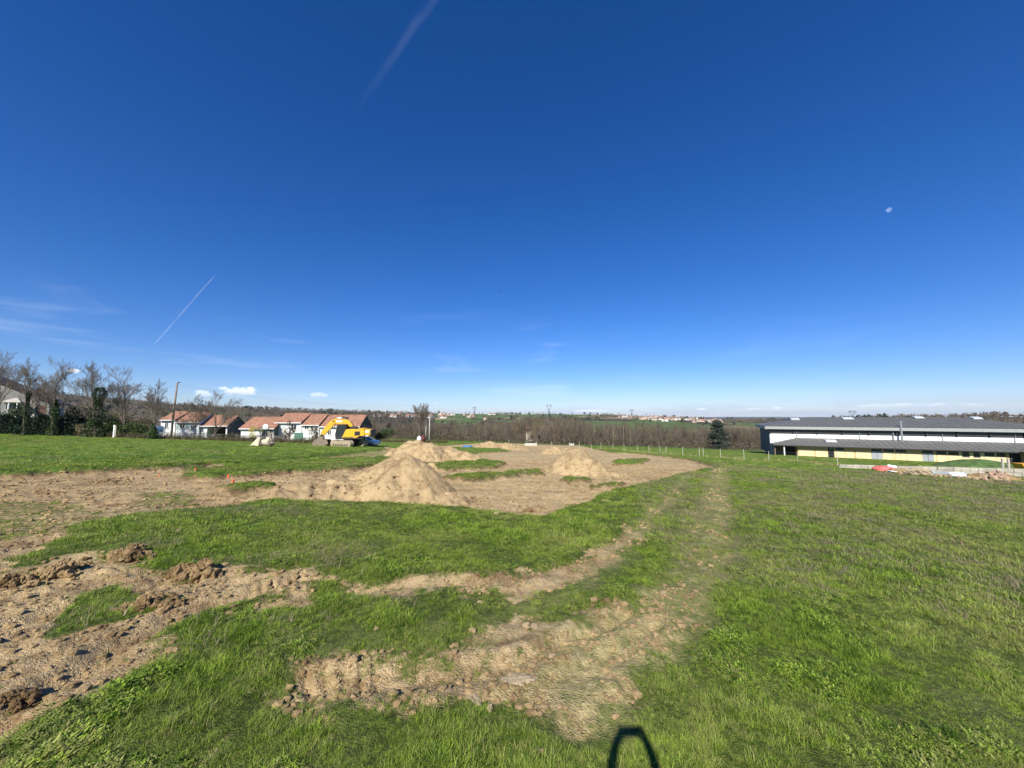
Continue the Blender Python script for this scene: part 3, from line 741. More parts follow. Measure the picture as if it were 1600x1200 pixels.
def broad_clump(n, rad, h, ln, wd, seed):
    r_ = random.Random(seed); V = []; Fs = []
    for i in range(n):
        a = r_.uniform(0, 2 * math.pi); q = rad * math.sqrt(r_.random()); bx, by = q * math.cos(a), q * math.sin(a)
        z = h * r_.uniform(.2, 1); d = r_.uniform(0, 2 * math.pi); t = r_.uniform(-.5, .7); L = ln * r_.uniform(.6, 1.2); w = wd * r_.uniform(.7, 1.2)
        e = Vector((math.cos(d) * math.cos(t), math.sin(d) * math.cos(t), math.sin(t))); p = Vector((-math.sin(d), math.cos(d), 0)); o = Vector((bx, by, z)); b = len(V)
        V += [tuple(o), tuple(o + e * L * .5 + p * w / 2), tuple(o + e * L), tuple(o + e * L * .5 - p * w / 2)]; Fs.append((b, b + 1, b + 2, b + 3))
    return V, Fs
proto = bpy.data.collections.new('plant_prototypes')      # meshes only, never linked to the scene

def scatter(name, label_mat, protos, pts, rot, scl, idx):
    """one object: points carrying rotation, size and kind; geometry nodes put a tuft on each"""
    me = bpy.data.meshes.new(name); n = len(pts)
    me.vertices.add(n); me.vertices.foreach_set('co', np.asarray(pts, np.float32).ravel())
    for nm, typ, arr in (('rot', 'FLOAT', rot), ('scl', 'FLOAT', scl), ('kind_i', 'INT', idx)):
        A = me.attributes.new(nm, typ, 'POINT'); A.data.foreach_set('value', np.asarray(arr, np.int32 if typ == 'INT' else np.float32))
    cl = bpy.data.collections.new(name + '_tufts')
    for i, (V, Fs) in enumerate(protos):
        pm = bpy.data.meshes.new('%s_tuft' % name); pm.from_pydata(V, [], Fs); pm.materials.append(label_mat)
        po = bpy.data.objects.new('%s_tuft_%02d' % (name, i), pm); cl.objects.link(po)
    ng = bpy.data.node_groups.new(name, 'GeometryNodeTree')
    ng.interface.new_socket('Geometry', in_out='INPUT', socket_type='NodeSocketGeometry'); ng.interface.new_socket('Geometry', in_out='OUTPUT', socket_type='NodeSocketGeometry')
    N = ng.nodes; gi = N.new('NodeGroupInput'); go = N.new('NodeGroupOutput')
    ci = N.new('GeometryNodeCollectionInfo'); ci.inputs['Collection'].default_value = cl; ci.inputs['Separate Children'].default_value = True; ci.inputs['Reset Children'].default_value = True
    ip = N.new('GeometryNodeInstanceOnPoints'); ip.inputs['Pick Instance'].default_value = True
    def attr(nm, typ):
        a = N.new('GeometryNodeInputNamedAttribute'); a.data_type = typ; a.inputs['Name'].default_value = nm; return a.outputs['Attribute']
    cx = N.new('ShaderNodeCombineXYZ')
    L = ng.links.new
    L(attr('rot', 'FLOAT'), cx.inputs[2]); L(gi.outputs[0], ip.inputs['Points']); L(ci.outputs[0], ip.inputs['Instance'])
    L(attr('kind_i', 'INT'), ip.inputs['Instance Index']); L(cx.outputs[0], ip.inputs['Rotation'])
    c2 = N.new('ShaderNodeCombineXYZ'); sc = attr('scl', 'FLOAT')
    for k in range(3): L(sc, c2.inputs[k])
    L(c2.outputs[0], ip.inputs['Scale']); L(ip.outputs[0], go.inputs[0])
    me.materials.append(label_mat)
    o = link(name, me); md = o.modifiers.new('tufts', 'NODES'); md.node_group = ng
    return tag(o, kind='stuff')

def polar_points(n, r0, r1, half=R(60), p=1.0):
    """points in the wedge in front of the viewer's stand, denser close by when p < 2"""
    u = rng.random(n); r = (r0 ** p + u * (r1 ** p - r0 ** p)) ** (1 / p); t = rng.uniform(-half, half, n)
    return r * np.sin(t), r * np.cos(t), r
PILE_PTS = []
PILES = []      # (x, y, radius) kept free of grass
def keep_off(x, y):
    ok = np.ones(len(x), bool)
    for (px, py, rx, ry) in PILES: ok &= (((x - px) / rx) ** 2 + ((y - py) / ry) ** 2) > .8
    return ok

# ------------------------------------------------------------------ heaps of excavated soil
def heap(label, cones, m=M_PILE, lump=.10, seed=0, step=.05, name='dirt_pile', dome=1.12):
    """cones: (px, py of the foot line under the summit, summit height, half width across, half depth)"""
    C = []
    for (px, py, h, rx, ry) in cones:
        x, y = gp(px, py); C.append((x, y, h, rx, ry)); PILES.append((x, y, rx, ry))
    x0 = min(c[0] - c[3] for c in C) - .3; x1 = max(c[0] + c[3] for c in C) + .3; y0 = min(c[1] - c[4] for c in C) - .3; y1 = max(c[1] + c[4] for c in C) + .3
    nx, ny = int((x1 - x0) / step) + 2, int((y1 - y0) / step) + 2
    X, Y = np.meshgrid(np.linspace(x0, x1, nx), np.linspace(y0, y1, ny))
    wx = X + fbm(X, Y, .8, 3, seed + 1) * .55; wy = Y + fbm(X, Y, .8, 3, seed + 2) * .55
    H = np.full(X.shape, -9.0)
    for (cx, cy, h, rx, ry) in C:
        q = np.sqrt(((wx - cx) / rx) ** 2 + ((wy - cy) / ry) ** 2)
        s = h * (1 - (np.sqrt(q * q + .012) * 1.0) ** dome)
        k = .16; m_ = np.clip(.5 + .5 * (s - H) / k, 0, 1); H = np.where(H < -5, s, H * (1 - m_) + s * m_ + k * m_ * (1 - m_))
    on = np.clip(H * 4, 0, 1)
    low = np.clip(1 - H / max(c[2] for c in C), 0, 1)
    H = H + fbm(X, Y, .5, 4, seed + 5, .6) * (lump * 2.0 * on + .05) + np.maximum(fbm(X, Y, .24, 3, seed + 7), .05) * lump * 3.0 * (.25 + .75 * low) * on
    base = ground_h(X.ravel(), Y.ravel()).reshape(X.shape)
    Z = base + np.maximum(H, -.25)
    ox, oy = C[0][0], C[0][1]; oz = gz(ox, oy)
    V = np.stack([X.ravel() - ox, Y.ravel() - oy, Z.ravel() - oz], 1)
    i = np.arange(ny - 1)[:, None] * nx; j = np.arange(nx - 1)[None, :]
    q = np.stack([i + j, i + j + 1, i + nx + j + 1, i + nx + j], -1).reshape(-1, 4)
    Hr = H.ravel(); q = q[(Hr[q] > -.2).any(1)]
    used = np.unique(q); remap = np.zeros(len(V), np.int32); remap[used] = np.arange(len(used))
    up = np.flatnonzero(Hr > .04); nk = min(len(up), int(260 * len(C))); pk = rng.choice(up, nk, replace=False)
    PILE_PTS.append(np.stack([X.ravel()[pk], Y.ravel()[pk], Z.ravel()[pk], low.ravel()[pk]], 1))
    o = link(name, np_mesh(name, V[used], remap[q], 4, m)); o.location = (ox, oy, oz)
    return tag(o, label, 'dirt pile', 'piles of excavated soil')
heap('largest pale sandy dirt pile in the middle, with long low tail to the left', [(640, 765, 1.72, 2.1, 1.9), (612, 757, 1.35, 2.0, 1.8), (575, 757, .98, 1.8, 1.5), (530, 761, .66, 1.8, 1.3), (470, 763, .62, 1.5, 1.1), (440, 767, .45, 1.2, .9), (700, 772, .42, 1.1, .9), (602, 747, 1.05, 1.9, 1.9), (614, 738, 1.0, 2.0, 2.3), (630, 727, 1.15, 2.2, 2.8)], seed=100, lump=.10)
heap('dirt pile with dark clods directly behind the largest pile', [(650, 712, 2.05, 3.1, 2.6), (670, 713, 1.85, 2.7, 2.4), (700, 713, 1.4, 2.8, 2.2), (725, 714, .95, 2.2, 1.8)], seed=200, lump=.2, step=.09)
heap('smooth rounded sandy dirt pile standing alone right of centre', [(900, 731, 1.82, 2.3, 2.4), (920, 733, 1.25, 2.0, 1.7), (952, 735, .35, 1.5, 1.2)], seed=300, lump=.06, step=.06, dome=1.45)
heap('long flat dirt heap farthest back near the meadow fence', [(765, 699, 1.15, 3.0, 2.2), (790, 699.5, 1.2, 3.4, 2.2), (808, 700, .8, 2.6, 1.8)], seed=400, lump=.25, step=.12)
heap('low dirt heap just behind the smooth rounded pile', [(866, 706, 1.25, 2.4, 2.0), (886, 706, 1.05, 2.2, 1.8)], seed=500, lump=.22, step=.1)
heap('small pale scraped soil ridge beside the parked car', [(617, 700, .35, 1.6, 1.2), (630, 700.5, .3, 1.5, 1.2)], seed=600, lump=.12, step=.1)

# ------------------------------------------------------------------ turned clods and stones
def lump_mesh(name, size, seed, m, sub=3, rough=.35, sharp=False):
    bm = bmesh.new(); bmesh.ops.create_icosphere(bm, subdivisions=sub, radius=1)
    r_ = random.Random(seed); o = Vector((r_.uniform(0, 50), r_.uniform(0, 50), r_.uniform(0, 50)))
    from mathutils import noise as mn
    for v in bm.verts:
        n = v.co.normalized(); d = 1 + rough * (.7 * mn.noise(n * 1.4 + o) + .6 * mn.noise(n * 3.4 + o) + .5 * mn.noise(n * 8 + o))
        v.co = Vector((n.x * size[0], n.y * size[1], n.z * size[2])) * d
    me = bpy.data.meshes.new(name); bm.to_mesh(me); bm.free(); me.materials.append(m)
    me.polygons.foreach_set('use_smooth', [not sharp] * len(me.polygons))
    return me
def clod_mesh(a, b, h, seed):
    r_ = random.Random(seed); M = MB()
    from mathutils import noise as mn
    for k in range(70):
        u, w = r_.gauss(0, .45), r_.gauss(0, .45); q = max(.1, 1 - .55 * (u * u + w * w)); s = r_.uniform(.10, .30) * (.6 + .5 * q) * min(a, b, h * 1.4) * (2.0 if k < 5 else (1.4 if k < 16 else 1))
        bm = bmesh.new(); bmesh.ops.create_icosphere(bm, subdivisions=4 if k < 5 else 2 if k < 16 else 1, radius=1); o = Vector((r_.uniform(0, 90), k * 3.1, 0)); bm.verts.index_update()
        c = Vector((u * a, w * b, q * h * r_.uniform(.1, .75))); E = rotm(r_.uniform(0, 3), r_.uniform(0, 3), r_.uniform(0, 3))
        V = [c + E @ (v.co * s * (1 + .5 * mn.noise(v.co * 1.3 + o) + .4 * mn.noise(v.co * 3.5 + o) + .35 * mn.noise(v.co * 8 + o))) for v in bm.verts]
        M.raw(V, [[v.index for v in f.verts] for f in bm.faces]); bm.free()
    return M.mesh('earth_clod', M_CLOD)
CLODS = [  # px, py of the foot, half width m, half depth, height, words
    (62, 902, .42, .30, .24, 'dark turned earth clod at the left end of the near rut'),
    (12, 912, .40, .30, .22, 'dark turned earth clod cut by the left edge of the picture'),
    (180, 876, .50, .28, .27, 'largest crumbly earth clod on the crest of the left track'),
    (105, 888, .32, .22, .14, 'low earth clod between the two dark ones on the left track'),
    (282, 905, .44, .30, .30, 'upturned sod with a sandy top and black shadow on its right'),
    (232, 952, .34, .22, .20, 'grassy sod beside the tuft island on the left track'),
    (190, 962, .36, .20, .13, 'flat broken sod below the tuft island'),
    (15, 1098, .16, .12, .12, 'small pale clod with a long shadow at the left edge'),
    (325, 792 - 8, .2, .15, .12, 'small dark clod at the near edge of the scraped site'),
    (826, 790, .26, .18, .24, 'upright dark clod at the near right edge of the scraped site'),
    (846, 781, .24, .16, .12, 'brown clod just behind the upright one at the site edge'),
    (62, 758, .30, .2, .16, 'dark clod lying on the bare ground far left'),
    (160, 742, .55, .3, .18, 'long dark sod on the bare ground at the back left'),
    (85, 757, .35, .2, .12, 'brown sod right of the dark clod far left'),
    (10, 747, .6, .25, .14, 'dark sod at the left frame edge by the scraped bank')]
for i, (px, py, a, b, h, lb) in enumerate(CLODS):
    a *= .9; b *= .8; h *= .46; x, y = gp(px, py); y += b * .6
    o = link('earth_clod', clod_mesh(a, b, h * 1.25, 40 + i)); o.location = (x, y, gz(x, y) - .02); o.rotation_euler = (0, 0, i * 1.7 % .6 - .3)
    tag(o, lb, 'clod', 'turned earth clods')
    if i in (0, 2, 4, 5, 6):                                    # torn turf still growing on the upturned sods
        V, Fs = [], []; r_ = random.Random(i)
        for k in range(26):
            v_, f_ = blade_clump(16, .05, .06, .005, .9, 1000 + i * 50 + k); u, w_ = r_.gauss(-.25, .4) * a, r_.gauss(-.3, .4) * b; zz = h * max(.1, .75 - .6 * ((u / a) ** 2 + (w_ / b) ** 2)); n0 = len(V)
            V += [(p[0] + u, p[1] + w_, p[2] + zz) for p in v_]; Fs += [tuple(q + n0 for q in f) for f in f_]
        tm = bpy.data.meshes.new('turf'); tm.from_pydata(V, [], Fs); tm.materials.append(M_GRASS); link('turf', tm, o)
M_STONE = mat('pale_limestone', (.40, .30, .17), .95, .35, 9, bump=.8, bscale=22, dirt=.6)
M_STONE2 = mat('grey_flat_stone', (.36, .275, .165), .95, .3, 5, bump=.8, bscale=16, dirt=.5)
STONES = [(812, 1066, .17, .09, .03, M_STONE2, 'largest flat grey stone bedded in the near bare strip'), (742, 1092, .10, .045, .025, M_STONE2, 'flat grey stone left of the largest one'),
    (588, 986, .055, .03, .02, M_STONE, 'small long white stone in grass above the cleat marks'), (862, 1026, .05, .035, .03, M_STONE, 'round pale stone above the largest flat one'),
    (842, 1176, .05, .03, .03, M_STONE, 'pale stone near the bottom edge left of the shadow'), (946, 1005, .055, .04, .035, M_STONE, 'lone white stone at the right end of the bare strip'),
    (975, 1020, .05, .035, .03, M_STONE, 'cream stone in the cluster below the lone white stone'), (990, 1018, .04, .035, .03, M_STONE, 'small cream stone at the right of the cluster'),
    (955, 1012, .045, .03, .03, M_STONE, 'cream stone touching the lone white stone'), (822, 978, .06, .05, .06, M_STONE, 'upright crumbly stone at the tip of the grass strip'),
    (836, 982, .08, .05, .045, M_STONE, 'wide crumbly stone right of the upright one'), (1036, 925, .09, .05, .06, M_STONE, 'sandy stone at the right edge of the grass strip'),
    (610, 952, .07, .05, .025, M_STONE, 'sandy stone lying in grass below the middle track'), (750, 944, .05, .03, .025, M_STONE, 'pale stone on the lower edge of the middle track'),
    (905, 1119, .045, .03, .03, M_STONE, 'cream stone between flat grey stone and shadow'), (765, 1108, .05, .03, .035, M_STONE, 'pale knobbly stone below the flat grey ones'),
    (664, 1122, .035, .03, .03, M_STONE, 'small pale stone in the near grass clump'), (694, 1118, .04, .03, .03, M_STONE, 'small pink stone right of the near grass clump'),
    (95, 835, .16, .1, .07, M_STONE, 'white stone on the left slope beside the grass'), (61, 842, .1, .07, .05, M_STONE, 'small white stone left of the larger slope stone'),
    (775, 801, .14, .08, .05, M_STONE, 'cream stone at the near lip of the scraped site'), (870, 795, .2, .1, .07, M_STONE, 'flat cream stone at the site edge near the upright clod'),
    (945, 783, .18, .1, .08, M_STONE, 'cream stone where the site meets right-hand grass'), (278, 833, .09, .06, .05, M_STONE, 'small white stone in the middle grass strip')]
for i, (px, py, a, b, h, m, lb) in enumerate(STONES):
    if i in (5, 7, 8, 14, 16, 17, 12): continue
    a *= .8; b *= .8; h *= .7; x, y = gp(px, py)
    o = link('stone', lump_mesh('stone', (a, b, h), 300 + i, m, 3, .55, True)); o.location = (x, y, gz(x, y) + h * .05); o.rotation_euler = (0, 0, i * 2.3 % 3)
    tag(o, lb, 'stone', 'pale stones on the ground')

# ------------------------------------------------------------------ grass and ground litter
def grass_all():
    near = [blade_clump(22, .055, .058, .0050, .7, 1), blade_clump(26, .060, .045, .0052, .9, 2), blade_clump(18, .05, .080, .0048, .6, 3), blade_clump(24, .065, .038, .0058, 1.1, 4), broad_clump(16, .06, .04, .035, .018, 5)]
    mid = [blade_clump(26, .13, .075, .011, .8, 11), blade_clump(30, .15, .055, .012, 1.0, 12), blade_clump(24, .12, .10, .010, .7, 13)]
    farp = [blade_clump(26, .30, .11, .028, .9, 21), blade_clump(26, .34, .08, .03, 1.1, 22)]
    protos = near + mid + farp
    P, Ro, Sc, Ix = [], [], [], []
    S, SR, SS, SI = [], [], [], []
    for (n, r0, r1, p, lo, hi) in ((125000, 1.6, 9.5, .95, 0, 5), (110000, 8, 32, 1.0, 5, 8), (72000, 28, 115, 1.1, 8, 10)):
        x, y, r = polar_points(n, r0, r1, R(70), p)
        m, cut = dirt_mask(x, y)
        patch = fbm(x, y, .55, 3, 71) + .5 * fbm(x, y, .15, 2, 73)
        keep = (rng.random(n) > np.clip((m + patch * 2.0 - .18) * 1.25, 0, .95)) & keep_off(x, y)
        # site strips are bare where the diggers drove; leave the building, its forecourt and the right lot clear
        z = ground_h(x, y, m, cut)
        i = rng.integers(lo, hi, n)
        if lo == 0: i = np.where(fbm(x, y, .8, 2, 75) > .12, np.where(rng.random(n) < .5, 4, i), np.where(i == 4, 0, i))
        lush = np.clip(.72 + .9 * fbm(x, y, 1.7, 3, 78) + 1.3 * fbm(x, y, .3, 2, 79), .3, 1.7); lush = lush * (1 - .45 * np.clip(m * 1.4, 0, 1))
        keep &= rng.random(n) < np.clip(.98 + 1.6 * fbm(x, y, .3, 2, 79) + .9 * fbm(x, y, .9, 2, 80), .3, 1)
        wn = worn_mask(x, y); straw = ((m > .22) & (rng.random(n) < np.clip(m * 1.1, 0, .75))) | (rng.random(n) < wn * .62); lush = lush * (1 - .25 * wn)
        s = rng.uniform(.6, 1.25, n) * np.maximum(lush, .25)
        g = keep & ~straw
        P.append(np.stack([x, y, z], 1)[g]); Ro.append(rng.uniform(0, 6.28, n)[g]); Sc.append(s[g]); Ix.append(i[g])
        h = straw & (rng.random(n) < np.where(m > .55, .10, .36)) & keep_off(x, y) & (r < 45) & (cut < .5)
        S.append(np.stack([x, y, z], 1)[h]); SR.append(rng.uniform(0, 6.28, n)[h]); SS.append((s * .75)[h]); SI.append(np.minimum(i[h], 7))
    scatter('grass', M_GRASS, protos, np.vstack(P), np.concatenate(Ro), np.concatenate(Sc), np.concatenate(Ix))
    scatter('dry_grass', M_STRAW, [blade_clump(16, .06, .035, .005, 1.6, 30 + k) for k in range(5)] + [blade_clump(20, .14, .06, .010, 1.5, 40 + k) for k in range(3)],
            np.vstack(S), np.concatenate(SR), np.concatenate(SS), np.concatenate(SI))
    # dead weed stalks, mostly on the right-hand meadow
    n = 17000
    x, y, r = polar_points(n, 5, 45, R(58), 1.2)
    th = np.arctan2(x, y); m, cut = dirt_mask(x, y)
    dens = fbm(x, y, 3.2, 3, 91) + .17 * (th > .32) * (r > 7) - .10 * (th < .2)
    k = (dens > .10) & (m < .3)
    x, y = x[k], y[k]; n = len(x)
    def stalks(seed):
        r_ = random.Random(seed); V, Fs = blade_clump(20, .16, .10, .006, 1.2, seed)
        return V, Fs
    scatter('dead_weeds', M_WEED, [stalks(60 + q) for q in range(4)], np.stack([x, y, ground_h(x, y)], 1), rng.uniform(0, 6.28, n), rng.uniform(.5, 1.3, n) * (.8 + np.hypot(x, y) / 30), rng.integers(0, 4, n))
    # crumbs of soil on bare ground
    n = 95000
    x, y, r = polar_points(n, 2, 40, R(60), .75)
    m, cut = dirt_mask(x, y)
    k = (m > .3) & (fbm(x, y, .6, 3, 95) + .3 * (m - .6) > -.09) & keep_off(x, y)
    x, y = x[k], y[k]; n = len(x)
    def crumb(seed):
        bm = bmesh.new(); bmesh.ops.create_icosphere(bm, subdivisions=1, radius=1); r_ = random.Random(seed)
        for v in bm.verts: v.co *= r_.uniform(.6, 1.2); v.co.z *= .65
        V = [tuple(v.co * .02) for v in bm.verts]; bm.verts.index_update(); Fs = [tuple(q.index for q in f.verts) for f in bm.faces]; bm.free()
        return V, Fs
    scatter('soil_crumbs', soil_material('dry_crumbs', (.92, .9, .86), .2), [crumb(q) for q in range(4)], np.stack([x, y, ground_h(x, y) + .004], 1), rng.uniform(0, 6.28, n), (.22 + rng.random(n) ** 5 * 2.0) * (1 + np.hypot(x, y) / 22), rng.integers(0, 4, n))
    # crumbly lumps rolled down round the heaps
    X = []
    for (px, py, rx, ry) in PILES[:20]:
        c = 260; a = rng.uniform(0, 6.28, c); q = rng.uniform(.75, 1.3, c); X.append(np.stack([px + rx * q * np.cos(a), py + ry * q * np.sin(a)], 1))
    X = np.vstack(X); X = np.concatenate([X, ground_h(X[:, 0], X[:, 1])[:, None] + .01, np.full((len(X), 1), .9)], 1)
    X = np.vstack([X] + PILE_PTS); n = len(X)
    scatter('rolled_lumps', soil_material('lumps_of_subsoil', (.82, .79, .74), .5), [crumb(q + 9) for q in range(4)], X[:, :3], rng.uniform(0, 6.28, n), .5 + rng.random(n) ** 4 * (1.2 + 4.2 * X[:, 3]), rng.integers(0, 4, n))
grass_all()

# ------------------------------------------------------------------ bare trees
def grow(seed, H, levels, spread=.5, trunk_r=.16, kids=(4, 4, 4, 3), first=.32, up=.25, min_r=.012, crown=1.0):
    """returns (trunk MB, branches MB): stem and limbs, then the finer wood"""
    r_ = random.Random(seed); T, B = MB(), MB()
    def stem(p, d, L, r, lev, n):
        pts = [p.copy()]; rad = [r]; q = p.copy(); dd = d.copy(); k = 4 if lev < 2 else (3 if lev < 4 else 2)
        for i in range(k):
            dd = (dd + Vector((r_.gauss(0, .13), r_.gauss(0, .13), r_.gauss(0, .08) + up * .22)) * (.3 if lev == 0 else 1)).normalized()
            q = q + dd * L / k; pts.append(q.copy()); rad.append(max(min_r * .8, r * (1 - .62 * (i + 1) / k)))
        (T if lev <= 1 else B).tube(pts, rad, n, cap=False)
        return pts, rad
    def branch(p, d, L, r, lev):
        pts, rad = stem(p, d, L, r, lev, 7 if lev == 0 else (5 if lev == 1 else 3))
        if lev >= levels: return
        nk = kids[min(lev, len(kids) - 1)]
        for i in range(nk):
            f = (first if lev == 0 else .25) + (1 - (first if lev == 0 else .25)) * (i + r_.random() * .8) / nk
            f = min(f, .99); k = f * (len(pts) - 1); a = int(k); a = min(a, len(pts) - 2)
            o = pts[a].lerp(pts[a + 1], k - a); rr = rad[a] + (rad[a + 1] - rad[a]) * (k - a)
            t = (pts[a + 1] - pts[a]).normalized(); az = r_.uniform(0, 2 * math.pi)
            s1 = t.cross(Vector((0.3, .2, 1)) if abs(t.z) < .95 else Vector((1, 0, 0))).normalized(); s2 = t.cross(s1)
            ang = spread * r_.uniform(.65, 1.3)
            nd = (t * math.cos(ang) + (s1 * math.cos(az) + s2 * math.sin(az)) * math.sin(ang)).normalized()
            nd = (nd + Vector((0, 0, up * .6))).normalized()
            branch(o, nd, L * r_.uniform(.48, .68) * (1.15 - .4 * f if lev else crown * (1.1 - .35 * f)), max(min_r, rr * .62), lev + 1)
        branch(pts[-1], (pts[-1] - pts[-2]).normalized(), L * .5, max(min_r, rad[-1]), lev + 1)
    branch(Vector((0, 0, -.3)), Vector((0, 0, 1)), H * .62, trunk_r, 0)
    return T, B
def foliage_mesh(name, n, shape, size, m, seed):
    """n leaf-sized quads spread through a volume; shape(rng) -> point"""
    g = np.random.default_rng(seed); P = shape(g, n)
    d1 = g.normal(size=(n, 3)); d1 /= np.linalg.norm(d1, axis=1)[:, None]; d2 = np.cross(d1, g.normal(size=(n, 3))); d2 /= np.linalg.norm(d2, axis=1)[:, None]
    s = size * g.uniform(.6, 1.4, n)[:, None]
    V = np.stack([P - d1 * s, P + d2 * s * .6, P + d1 * s, P - d2 * s * .6], 1).reshape(-1, 3)
    return np_mesh(name, V, np.arange(4 * n).reshape(-1, 4), 4, m, False)
def blob(cx, cy, cz, rx, ry, rz, seed=1, lumps=9):
    """point sampler: clumpy ellipsoid"""
    def f(g, n):
        u = g.normal(size=(lumps, 3)); u /= np.linalg.norm(u, axis=1)[:, None]; u *= g.uniform(.35, .8, lumps)[:, None]
        i = g.integers(0, lumps, n); q = g.normal(size=(n, 3)); q /= np.linalg.norm(q, axis=1)[:, None]; q *= (g.random(n) ** .4)[:, None] * .42
        return (u[i] + q) * np.array([rx, ry, rz]) + np.array([cx, cy, cz])
    return f
def ground_at(px, depth):
    x = at(px, 650, depth).x; return (x, depth, gz(x, depth))

# tall bare trees along the left boundary: foot column, foot depth, top row, name of neighbours, leaning, ivy
LEFT = [(2, 57, 548, 'tall bare tree cut by the left edge of the picture', 0, 0, 1.1), (41, 56, 558, 'tall bare tree with ivied trunk in front of the grey gable house', .55, 0, 1.0),
        (85, 57, 556, 'bare forked tree just right of the grey gable house', .45, 0, 1.0), (152, 58, 559, 'bare tree with the thickest dark ivy coat on its trunk', .62, .5, 1.0),
        (197, 60, 568, 'slender bare tree between the ivied tree and the leaning one', 0, 0, .8), (241, 58, 590, 'bare tree leaning left beside the power pole', .25, 0, .95),
        (338, 62, 608, 'broad bare tree in front of the open carport', 0, 0, .95), (305, 61, 614, 'small multi-stemmed bare tree before the shuttered house', 0, 0, .8),
        (655, 97, 628, 'bare tree beside the pair of pale poles', 0, 0, 1.3), (603, 96, 640, 'small bare tree right of the excavator at the wood edge', 0, 0, .6),
        (455, 64, 655, 'thin bare shrub tree before the taller white house', 0, 0, .6), (494, 63, 664, 'dark twiggy bush tree left of the excavator bucket', 0, 0, .6)]
for i, (px, dp, top, lb, ivy, ivw, cr) in enumerate(LEFT):
    x, y, z = ground_at(px, dp); H = at(px, top, dp).z - z
    thick = .26 if dp > 90 else .20 if H > 9 else (.13 if H > 5 else .07)
    t = thing('bare_tree', lb, 'tree', (x, y, z), i * 1.1, 'bare trees along the field edge')
    low = (338, 305, 455, 494)
    T, B = grow(500 + i * 7, H, 5,   .66 if px in low else .54, thick, (7, 5, 4, 3, 2), .18 if px in low else .34,   .22, .022 if dp > 90 else .0135, cr * (1.15 if px in low else .95))
    hz = max(v[2] for v in B.v); k = H / hz
    for q in (T, B): q.v = [(p[0] * k, p[1] * k, p[2] * k) for p in q.v]
    T.build('trunk', M_BARK, t, True); B.build('branches', M_TWIG, t, True)
    if ivy:
        hi = H * ivy
        def ivysh(g, n, hi=hi, w=.42 + ivw):
            zz = g.random(n) * hi; a = g.uniform(0, 6.28, n); q = w * (1.05 - .55 * zz / hi) * (.55 + .7 * g.random(n)) * (1 + .4 * np.sin(zz * 2.1))
            return np.stack([q * np.cos(a), q * np.sin(a), zz], 1)
        link('ivy', foliage_mesh('ivy', 2600 if ivw else 1300, ivysh, .11, M_IVY, i), t)

# clipped hedge and evergreens on the left
def hedge():
    a, b = ground_at(-40, 58), ground_at(124, 60)
    L = math.hypot(b[0] - a[0], b[1] - a[1]); rz = math.atan2(b[1] - a[1], b[0] - a[0])
    t = thing('hedge', 'long dark clipped conifer hedge along the left end of the field', 'hedge', a, rz)
    def sh(g, n):
        x = g.random(n) * L; f = g.integers(0, 3, n); y = np.where(f == 0, 0.0, np.where(f == 1, g.random(n) * 1.2, g.random(n) * 1.2)); zt = 2.55 + .3 * np.sin(x * .9) + .2 * np.sin(x * 2.3)
        z = np.where(f == 1, zt, g.random(n) * zt)
        return np.stack([x, y + g.normal(0, .09, n), z + g.normal(0, .07, n) + b[2] * 0 + (b[2] - a[2]) * x / L], 1)
    link('foliage', foliage_mesh('foliage', 26000, sh, .13, M_CONIFER, 3), t)
    c = MB(); n = 24
    for i in range(n): c.span(i * L / n, (i + 1) * L / n - .004, .2, 1.0, -.3 + (b[2] - a[2]) * i / n, 2.3 + (b[2] - a[2]) * i / n)
    c.build('inner_twigs', M_CONIFER, t)
hedge()
def shrub(px, dp, w, h, m, lb, n=900, leaf=.10, name='shrub', cat='shrub', bare=False, dz=0):
    x, y, z = ground_at(px, dp)
    t = thing(name, lb, cat, (x, y, z + dz), 0, 'shrubs along the field edge')
    link('foliage', foliage_mesh('foliage', n, blob(0, 0, h * .52, w / 2, w * .4, h * .5), leaf, m, int(px)), t)
    s = MB()
    r_ = random.Random(int(px))
    for k in range(5):
        s.tube([(0, 0, -.1), (r_.uniform(-.3, .3) * w, r_.uniform(-.2, .2) * w, h * .5), (r_.uniform(-.45, .45) * w, r_.uniform(-.3, .3) * w, h * .92)], [.05, .03, .012], 4)
    s.build('stem', M_BARK, t)
    return t
M_HAZEL = leaf_material('budding_twigs', (.11, .085, .05), (.17, .145, .07), .15, .7)
shrub(115, 62, 4.6, 5.6, M_CONIFER, 'dark rounded conifer rising behind the right end of the hedge', 3000, .12, 'conifer', 'conifer')
shrub(25, 62.5, 4.2, 5.2, M_SHRUB, 'dark evergreen bush in front of the gable house porch', 2200, .11)
shrub(25, 54.5, 1.4, 1.6, M_SHRUB, 'light green sapling growing in front of the dark hedge', 500, .08)
shrub(88, 61, 3.5, 3.4, M_SHRUB, 'green garden bush behind the hedge beside the gable house', 1500, .1)
shrub(132, 59, 2.6, 2.3, M_HAZEL, 'brown twiggy bush at the right end of the hedge', 1100, .09)
shrub(163, 59, 4.0, 3.6, M_SHRUB, 'green bush under the ivied tree', 2000, .11)
shrub(190, 60, 4.2, 2.8, M_SHRUB, 'dark bush right of the white gate panel', 1900, .1)
shrub(212, 60, 4.4, 2.9, M_SHRUB, 'dark bush left of the leaning tree', 1900, .1)
shrub(228, 62, 3.2, 2.4, M_HAZEL, 'brown bush behind the leaning tree', 1100, .1)
shrub(140, 66, 7, 5.2, M_HAZEL, 'tall brown thicket behind the ivied tree', 2600, .13)
shrub(180, 68, 8, 5.0, M_HAZEL, 'tall brown thicket behind the white gate panel', 2600, .13)
shrub(215, 70, 7, 4.4, M_HAZEL, 'tall brown thicket left of the first white house', 2400, .13)
